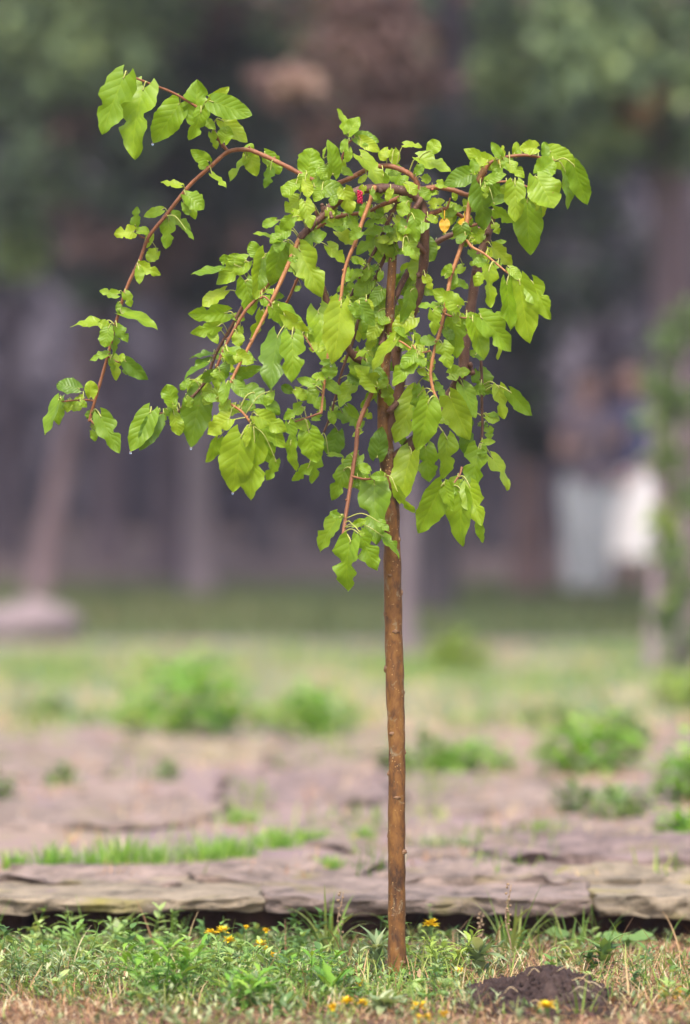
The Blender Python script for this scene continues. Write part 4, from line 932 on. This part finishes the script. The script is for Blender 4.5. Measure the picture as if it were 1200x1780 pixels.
big_tree('park_tree', 'straight pale mauve tree trunk, the more distinct of the pair seen under the left branches', 40.3, [(346, 1040), (346, 900), (345, 700), (343, 400), (340, 100), (338, -60)], 25, 19, 'greybark', 'crown',
 [(320, 110, 75, .22, 0), (430, 60, 80, .3, 0), (420, 180, 70, .22, 0), (300, 230, 70, .2, 0), (240, 330, 60, .22, 0), (345, 420, 50, .12, 0), (345, 500, 45, .1, 0), (345, 320, 50, .15, 0), (400, 330, 70, .14, 0), (360, 30, 70, .2, 2), (290, 420, 55, .2, 2)])
big_tree('park_tree', 'dim slender tree trunk just beside the pale straight one', 46.5, [(290, 1010), (292, 900), (296, 700), (300, 300), (304, -60)], 23, 17, 'dimbark', 'rust',
 [(390, 430, 60, .4, 0), (300, 460, 60, .3, 0), (210, 440, 60, .25, 0), (250, 260, 70, .3, 0), (150, 380, 55, .3, 0)])
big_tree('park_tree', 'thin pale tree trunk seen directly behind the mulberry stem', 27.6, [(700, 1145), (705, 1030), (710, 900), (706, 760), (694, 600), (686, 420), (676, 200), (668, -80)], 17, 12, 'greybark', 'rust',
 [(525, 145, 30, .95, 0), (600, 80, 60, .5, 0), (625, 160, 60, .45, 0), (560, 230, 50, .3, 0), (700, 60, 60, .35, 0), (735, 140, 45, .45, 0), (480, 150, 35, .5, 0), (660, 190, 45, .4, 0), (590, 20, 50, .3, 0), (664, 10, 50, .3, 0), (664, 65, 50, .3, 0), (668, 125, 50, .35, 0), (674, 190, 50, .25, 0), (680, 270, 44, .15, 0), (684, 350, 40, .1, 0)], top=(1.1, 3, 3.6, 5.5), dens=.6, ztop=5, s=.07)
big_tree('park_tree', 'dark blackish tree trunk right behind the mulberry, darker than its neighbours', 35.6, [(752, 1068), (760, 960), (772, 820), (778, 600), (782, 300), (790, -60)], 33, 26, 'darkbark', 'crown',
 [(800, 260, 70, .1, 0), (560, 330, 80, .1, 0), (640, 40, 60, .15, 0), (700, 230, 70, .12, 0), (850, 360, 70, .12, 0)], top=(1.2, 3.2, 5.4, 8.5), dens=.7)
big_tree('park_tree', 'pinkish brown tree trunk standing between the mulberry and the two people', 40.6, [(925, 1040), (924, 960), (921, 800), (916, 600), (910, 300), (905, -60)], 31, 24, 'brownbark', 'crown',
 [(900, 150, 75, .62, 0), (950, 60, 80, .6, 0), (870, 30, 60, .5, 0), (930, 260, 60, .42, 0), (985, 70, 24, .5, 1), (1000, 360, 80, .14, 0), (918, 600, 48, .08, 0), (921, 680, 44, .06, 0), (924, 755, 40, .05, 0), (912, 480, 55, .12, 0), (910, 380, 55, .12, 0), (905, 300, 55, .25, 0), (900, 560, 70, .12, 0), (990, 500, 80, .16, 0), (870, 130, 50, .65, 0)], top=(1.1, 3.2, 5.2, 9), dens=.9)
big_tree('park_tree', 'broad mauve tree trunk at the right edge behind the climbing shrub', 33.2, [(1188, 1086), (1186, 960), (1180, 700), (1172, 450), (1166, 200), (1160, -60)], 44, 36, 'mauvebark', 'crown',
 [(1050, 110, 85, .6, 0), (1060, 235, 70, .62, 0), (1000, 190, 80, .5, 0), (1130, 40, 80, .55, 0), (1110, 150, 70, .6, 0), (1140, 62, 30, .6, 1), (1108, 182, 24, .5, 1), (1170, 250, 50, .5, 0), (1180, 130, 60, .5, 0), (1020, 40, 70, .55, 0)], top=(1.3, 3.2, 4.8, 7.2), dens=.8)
for lab, px, d, r, mt in [
 ('dim tree trunk deep in the wood between the leaning trunk and the pale pair', 185, 53, 26, 'dimbark'),
 ('dim tree trunk deep in the wood at the far left edge', 12, 58, 24, 'dimbark'),
 ('dark tree trunk deep in the wood below the drooping left branches', 455, 56, 24, 'darkbark'),
 ('dark tree trunk deep in the wood left of the mulberry stem', 575, 62, 24, 'darkbark'),
 ('dark tree trunk deep in the wood between the dark and the pinkish trunks', 850, 58, 30, 'darkbark'),
 ('dim tree trunk deep in the wood behind the two people', 1040, 60, 26, 'dimbark'),
]:
    y0 = 800 + .94 * F / d
    big_tree('park_tree', lab, d, [(px, y0), (px + 6, 800), (px + 4, 400), (px, -80)], r, r * .75, mt, 'crown', [(px - 90 + 60 * k + rng.uniform(-30, 30), rng.uniform(60, 480), rng.uniform(60, 90), rng.uniform(.05, .22), 0) for k in range(4)], top=(2.6, 4, 4.6, 10), s=.15)
# trees to the sides, their crowns seen only beyond the picture's edges
mb = MB()
for i in range(150):
    d = rng.uniform(70, 88); c = Vector((rng.uniform(-17, 17), d - CAMD, rng.uniform(.3, 9.5)))
    puff(mb, c, rng.uniform(1.0, 1.7), 150, .30, rng.uniform(.0, .2), 0, spread=.1)
for i in range(90):
    d = rng.uniform(72, 80); c = Vector((rng.uniform(-17, 17), d - CAMD, rng.uniform(.2, 2.2)))
    puff(mb, c, rng.uniform(.9, 1.3), 130, .26, rng.uniform(.0, .1), 1, spread=.08)
MT['deep'] = leaf_mat('deep_wood_leaf', [(0, (.026, .023, .036)), (.5, (.042, .043, .05)), (1, (.075, .085, .068))], .1, False, .85, .1)
MT['deepbrush'] = leaf_mat('deep_wood_brush', [(0, (.024, .020, .034)), (1, (.045, .038, .05))], .1, False, .9, .1)
tag(mb.build('far_wood', [MT['deep'], MT['deepbrush']]), 'dark mass of trees and brush closing the view far behind', 'wood', kind='stuff')

# boulder at the foot of the leaning trunk
b0 = G(48, 1112, ZT); mb = MB(); k = (b0.y + CAMD) / F
blob(mb, b0 + Vector((0, .3, 26 * k)), 84 * k, (1.0, .8, .5), rough=.25, seg=26, seed=3)
tag(mb.build('boulder', plain('boulder_stone', (.22, .17, .175), .9, .25, 6, .2, .02), origin=b0), 'rounded pale mauve boulder on the grass bank at the foot of the leaning tree', 'boulder')

# climbing shrub at the right edge
sb = G(1150, 1172, ZT); kd = sb.y + CAMD; shr = thing('tall_shrub', 'slender green shrub with thin mauve stems, out of focus at the right edge', 'shrub', sb)
for x in (1135, 1182):
    mb = MB(); tube(mb, catmull([P(x, 1172, kd), P(x + 3, 1050, kd), P(x + 10, 900, kd), P(x - 2, 740, kd), P(x + 12, 590, kd)], 6), [.036 - .0011 * i for i in range(25)], 8, rough=.15)
    mb.build('stem', MT['palebark'], shr, origin=P(x, 1172, kd))
mb = MB()
for (x, y, r, n, tn) in [(1165, 600, 45, 130, .35), (1145, 670, 34, 120, .5), (1180, 700, 40, 130, .4), (1165, 790, 38, 150, .55), (1190, 860, 34, 120, .45), (1155, 905, 28, 150, .95), (1165, 960, 38, 150, .5), (1185, 1020, 36, 130, .4), (1160, 1060, 28, 100, .5), (1190, 1110, 30, 110, .35), (1180, 1165, 28, 120, .45), (1140, 730, 26, 60, .5), (1205, 560, 40, 100, .3)]:
    puff(mb, P(x, y, kd), r * kd / F, int(n * .6), .055, tn, 0, flat=1.1)
MT['shrubleaf'] = leaf_mat('shrub_leaf', [(0, (.05, .08, .035)), (.5, (.13, .21, .06)), (1, (.27, .36, .06))], .3, False, .6, .3)
mb.build('foliage', MT['shrubleaf'], shr, origin=sb)

# ================================================================== TWO PEOPLE FAR BEHIND
MT['skin'] = plain('skin', (.40, .235, .20), .5, .08, 20)
MT['navy'] = plain('navy_cloth', (.045, .06, .14), .85, .15, 40)
MT['white'] = plain('white_cloth', (.86, .78, .74), .85, .05, 30)
MT['greycl'] = plain('grey_cloth', (.42, .41, .42), .85, .1, 30)
MT['darkcl'] = plain('dark_mauve_cloth', (.12, .09, .11), .85, .15, 30)
MT['hair'] = plain('brown_hair', (.06, .035, .025), .6, .3, 60)
MT['shoe'] = plain('dark_shoe', (.05, .035, .035), .6, .2, 60)
MT['eye'] = plain('eye', (.03, .02, .02), .2, 0, 10)

def skinned(chains, lv=2):
    """chains: lists of (point, radius); equal points are merged; grown with a Skin modifier"""
    bm = bmesh.new(); sk = bm.verts.layers.skin.verify(); key = {}
    def vtx(p, r):
        kk = tuple(round(q, 4) for q in p)
        if kk not in key:
            v = bm.verts.new(p); v[sk].radius = (r, r); key[kk] = v
            if len(key) == 1: v[sk].use_root = True
        return key[kk]
    for ch in chains:
        pv = None
        for p, r in ch:
            v = vtx(p, r)
            if pv is not None and pv is not v and bm.edges.get((pv, v)) is None: bm.edges.new((pv, v))
            pv = v
    me = bpy.data.meshes.new('tmp'); bm.to_mesh(me); bm.free()
    o = bpy.data.objects.new('tmp', me); COL.objects.link(o)
    o.modifiers.new('s', 'SKIN').use_smooth_shade = True; ss = o.modifiers.new('u', 'SUBSURF'); ss.levels = lv; ss.render_levels = lv
    dg = bpy.context.evaluated_depsgraph_get(); m2 = bpy.data.meshes.new_from_object(o.evaluated_get(dg))
    vs = [tuple(v.co) for v in m2.vertices]; fs = [tuple(p.vertices) for p in m2.polygons]
    bpy.data.objects.remove(o); return vs, fs

def person(label, loc, H, arms, face, top_m, low_m, skirt, hair_long):
    """face: +1 looks along local -y turned by the angle; arms: (elbow, wrist) for -x and +x in units of H"""
    t = thing('person', label, 'person', loc, 'people at the edge of the wood'); L0 = Vector(loc)
    Rz = Matrix.Rotation(face, 3, 'Z')
    def Q(x, y, z): return tuple(L0 + Rz @ Vector((x * H, y * H, z * H)))
    pel = (Q(0, 0, .53), .085 * H); ch = []
    spine = [pel, (Q(0, .005, .62), .078 * H), (Q(0, .01, .72), .09 * H), (Q(0, .012, .79), .082 * H), (Q(0, .005, .845), .036 * H), (Q(0, -.004, .87), .036 * H), (Q(0, -.012, .91), .056 * H), (Q(0, -.012, .95), .06 * H), (Q(0, -.006, .98), .04 * H)]
    ch.append(spine)
    for s in (-1, 1):
        ch.append([pel, (Q(.055 * s, 0, .49), .062 * H), (Q(.055 * s, -.008, .28), .04 * H), (Q(.055 * s, .01, .16), .036 * H), (Q(.055 * s, .012, .045), .022 * H), (Q(.06 * s, -.02, .022), .022 * H), (Q(.066 * s, -.07, .018), .02 * H)])
        (ex, ey, ez), (hx, hy, hz) = arms[0 if s < 0 else 1]
        sh = (Q(.105 * s, .01, .8), .034 * H); e = Vector((ex, ey, ez)); h = Vector((hx, hy, hz)); f = (h - e).normalized()
        pm = h + f * .03
        ch.append([spine[3], sh, (Q(ex, ey, ez), .023 * H), (Q(*h), .015 * H), (Q(*pm), .02 * H)])
        side = f.cross(Vector((0, 0, 1)))
        side = side.normalized() if side.length > .1 else Vector((1, 0, 0)); nrm = side.cross(f)
        for k, fl in enumerate((.043, .048, .045, .036)):
            b = pm + side * (.0085 * (k - 1.5)) + f * .014; c = b + f * fl * .55 + nrm * .004; g = c + f * fl * .4 + nrm * .012
            ch.append([(Q(*pm), .02 * H), (Q(*b), .0052 * H), (Q(*c), .0048 * H), (Q(*g), .0038 * H)])
        b = h + f * .012 + side * .014; c = b + side * .014 + f * .016 + nrm * .006
        ch.append([(Q(*h), .015 * H), (Q(*b), .0065 * H), (Q(*c), .005 * H)])
    vs, fs = skinned(ch); mb = MB(); mb.add(vs, fs)
    tube(mb, [Vector(Q(0, -.062, .93)), Vector(Q(0, -.074, .916)), Vector(Q(0, -.066, .908))], [.006 * H, .011 * H, .009 * H], 8)      # nose
    for s in (-1, 1):
        blob(mb, Vector(Q(.058 * s, -.004, .925)), .014 * H, (.5, .8, 1.3), rough=.1)                                        # ears
        blob(mb, Vector(Q(.022 * s, -.064, .935)), .007 * H, (1.3, .6, .7), mi=1, rough=0)                                  # eyes
    tube(mb, [Vector(Q(-.018, -.06, .893)), Vector(Q(0, -.067, .891)), Vector(Q(.018, -.06, .893))], .004 * H, 6, mi=2)      # mouth
    mb.build('body', [MT['skin'], MT['eye'], MT['berry']], t, origin=L0)
    def shell(name, rows, mat, n=28):
        mb = MB(); vs = []; fs = []
        for z, rx, ry, cy in rows:
            for k in range(n):
                a = 6.2832 * k / n; f = 1 + .035 * math.sin(a * 7 + z * 9) * (1 if skirt and name == 'skirt' else .3)
                vs.append(Q(rx * math.cos(a) * f, cy + ry * math.sin(a) * f, z))
        for i in range(len(rows) - 1):
            for k in range(n): fs.append((i * n + k, i * n + (k + 1) % n, (i + 1) * n + (k + 1) % n, (i + 1) * n + k))
        mb.add(vs, fs); return mb
    mb = shell('top', [(.5, .112, .09, 0), (.56, .112, .088, 0), (.63, .1, .082, .003), (.72, .118, .09, .01), (.78, .125, .085, .012), (.815, .105, .066, .01), (.838, .05, .046, .006)], top_m)
    for s, (e, h) in zip((-1, 1), arms):
        tube(mb, catmull([Vector(Q(.085 * s, .01, .8)), Vector(Q(.115 * s, .01, .79)), Vector(Q(*((Vector((.11 * s, .01, .79)) + Vector(e)) / 2)))], 4), [.042 * H] * 4 + [.039 * H] * 5, 12, capr=False)
    mb.build('top', top_m, t, origin=L0)
    if skirt:
        mb = shell('skirt', [(.56, .098, .08, 0), (.5, .125, .11, 0), (.4, .15, .135, 0), (.28, .17, .155, 0), (.17, .178, .165, 0)], low_m); mb.build('skirt', low_m, t, origin=L0)
    else:
        mb = MB()
        for s in (-1, 1): tube(mb, [Vector(Q(.045 * s, 0, .56)), Vector(Q(.056 * s, 0, .47)), Vector(Q(.058 * s, -.006, .28)), Vector(Q(.058 * s, .008, .05))], [.062 * H, .073 * H, .056 * H, .045 * H], 16, capr=False)
        mb.build('trousers', low_m, t, origin=L0)
    mb = MB(); c = Vector(Q(0, .006, .953)); vs = []; fs = []; n = 18
    for i in range(9):
        ph = math.pi * .62 * i / 8
        for k in range(n):
            a = 6.2832 * k / n; d = Rz @ Vector((math.sin(ph) * math.cos(a), math.sin(ph) * math.sin(a), math.cos(ph)))
            fr = (math.sin(a) < -.25 and ph > 1.0); q = .069 * H * (1 + .05 * math.sin(k * 5)) * (.8 if fr else 1)
            vs.append(c + d * q - Vector((0, 0, (.08 * H if hair_long else .0) * (i / 8) ** 3 * (0 if math.sin(a) < -.25 else 1))))
    for i in range(8):
        for k in range(n): fs.append((i * n + k, i * n + (k + 1) % n, (i + 1) * n + (k + 1) % n, (i + 1) * n + k))
    mb.add(vs, fs); mb.build('hair', MT['hair'], t, origin=L0)
    for s in (-1, 1):
        mb = MB(); blob(mb, Vector(Q(.063 * s, -.03, .02)), .03 * H, (.95, 1.9, .75), rough=.05, seg=12); mb.build('shoe', MT['shoe'], t, origin=L0)
    return t
pb = G(1094, 1036, ZT); pa = G(1022, 1038, ZT)
person('person in a navy top and long white skirt standing far behind the mulberry', tuple(pb), 1.62, (((-.135, -.02, .63), (-.03, -.13, .52)), ((.135, -.02, .63), (.03, -.13, .52))), R(-15), MT['navy'], MT['white'], True, True)
person('person in a dark top and pale grey trousers, bare arms bent, beside another in navy', tuple(pa), 1.56, (((-.15, -.03, .64), (-.1, -.16, .68)), ((.15, -.03, .66), (.1, -.16, .72))), R(25), MT['darkcl'], MT['greycl'], False, False)

# ================================================================== LIGHT
SUN_EL, SUN_AZ = R(58), R(190)          # azimuth clockwise from +y: behind the camera, a little to the left
w = bpy.data.worlds.new('World'); sc.world = w; w.use_nodes = True; nt = w.node_tree
bg = nt.nodes['Background']; sky = nt.nodes.new('ShaderNodeTexSky'); sky.sky_type = 'NISHITA'; sky.sun_disc = False
sky.sun_elevation = SUN_EL; sky.sun_rotation = SUN_AZ; sky.air_density = 1.0; sky.dust_density = 4.0; sky.ozone_density = 1.0
nt.links.new(sky.outputs[0], bg.inputs[0]); bg.inputs[1].default_value = .15
sd = bpy.data.lights.new('sun', 'SUN'); sd.energy = 1.5; sd.angle = R(14); sd.color = (1, .95, .88)
so = bpy.data.objects.new('sun', sd); COL.objects.link(so); so.location = (0, -20, 30)
sv = Vector((math.sin(SUN_AZ) * math.cos(SUN_EL), math.cos(SUN_AZ) * math.cos(SUN_EL), math.sin(SUN_EL)))
so.rotation_euler = (-sv).to_track_quat('-Z', 'Y').to_euler()
sc.view_settings.view_transform = 'Standard'; sc.view_settings.look = 'None'; sc.view_settings.gamma = 1; sc.view_settings.exposure = 1.3
sc.cycles.max_bounces = 6; sc.cycles.transparent_max_bounces = 6; sc.cycles.use_denoising = True

# ------------------------------------------------------------------ thin morning mist
mb = MB(); x0, x1, y0, y1, z0, z1 = -125, 125, -45, 305, -1.8, 26
mb.add([(x0, y0, z0), (x1, y0, z0), (x1, y1, z0), (x0, y1, z0), (x0, y0, z1), (x1, y0, z1), (x1, y1, z1), (x0, y1, z1)], [(3, 2, 1, 0), (4, 5, 6, 7), (0, 1, 5, 4), (1, 2, 6, 5), (2, 3, 7, 6), (3, 0, 4, 7)])
hm = bpy.data.materials.new('mist'); hm.use_nodes = True; ht = hm.node_tree; ht.nodes.remove(ht.nodes['Principled BSDF'])
pv = ht.nodes.new('ShaderNodeVolumePrincipled'); pv.inputs['Color'].default_value = (.80, .74, .86, 1); pv.inputs['Density'].default_value = .0008
ht.links.new(pv.outputs[0], ht.nodes['Material Output'].inputs['Volume'])
tag(mb.build('haze', hm, smooth=False), 'thin pale mist hanging in the air among the trees', 'mist', kind='stuff')
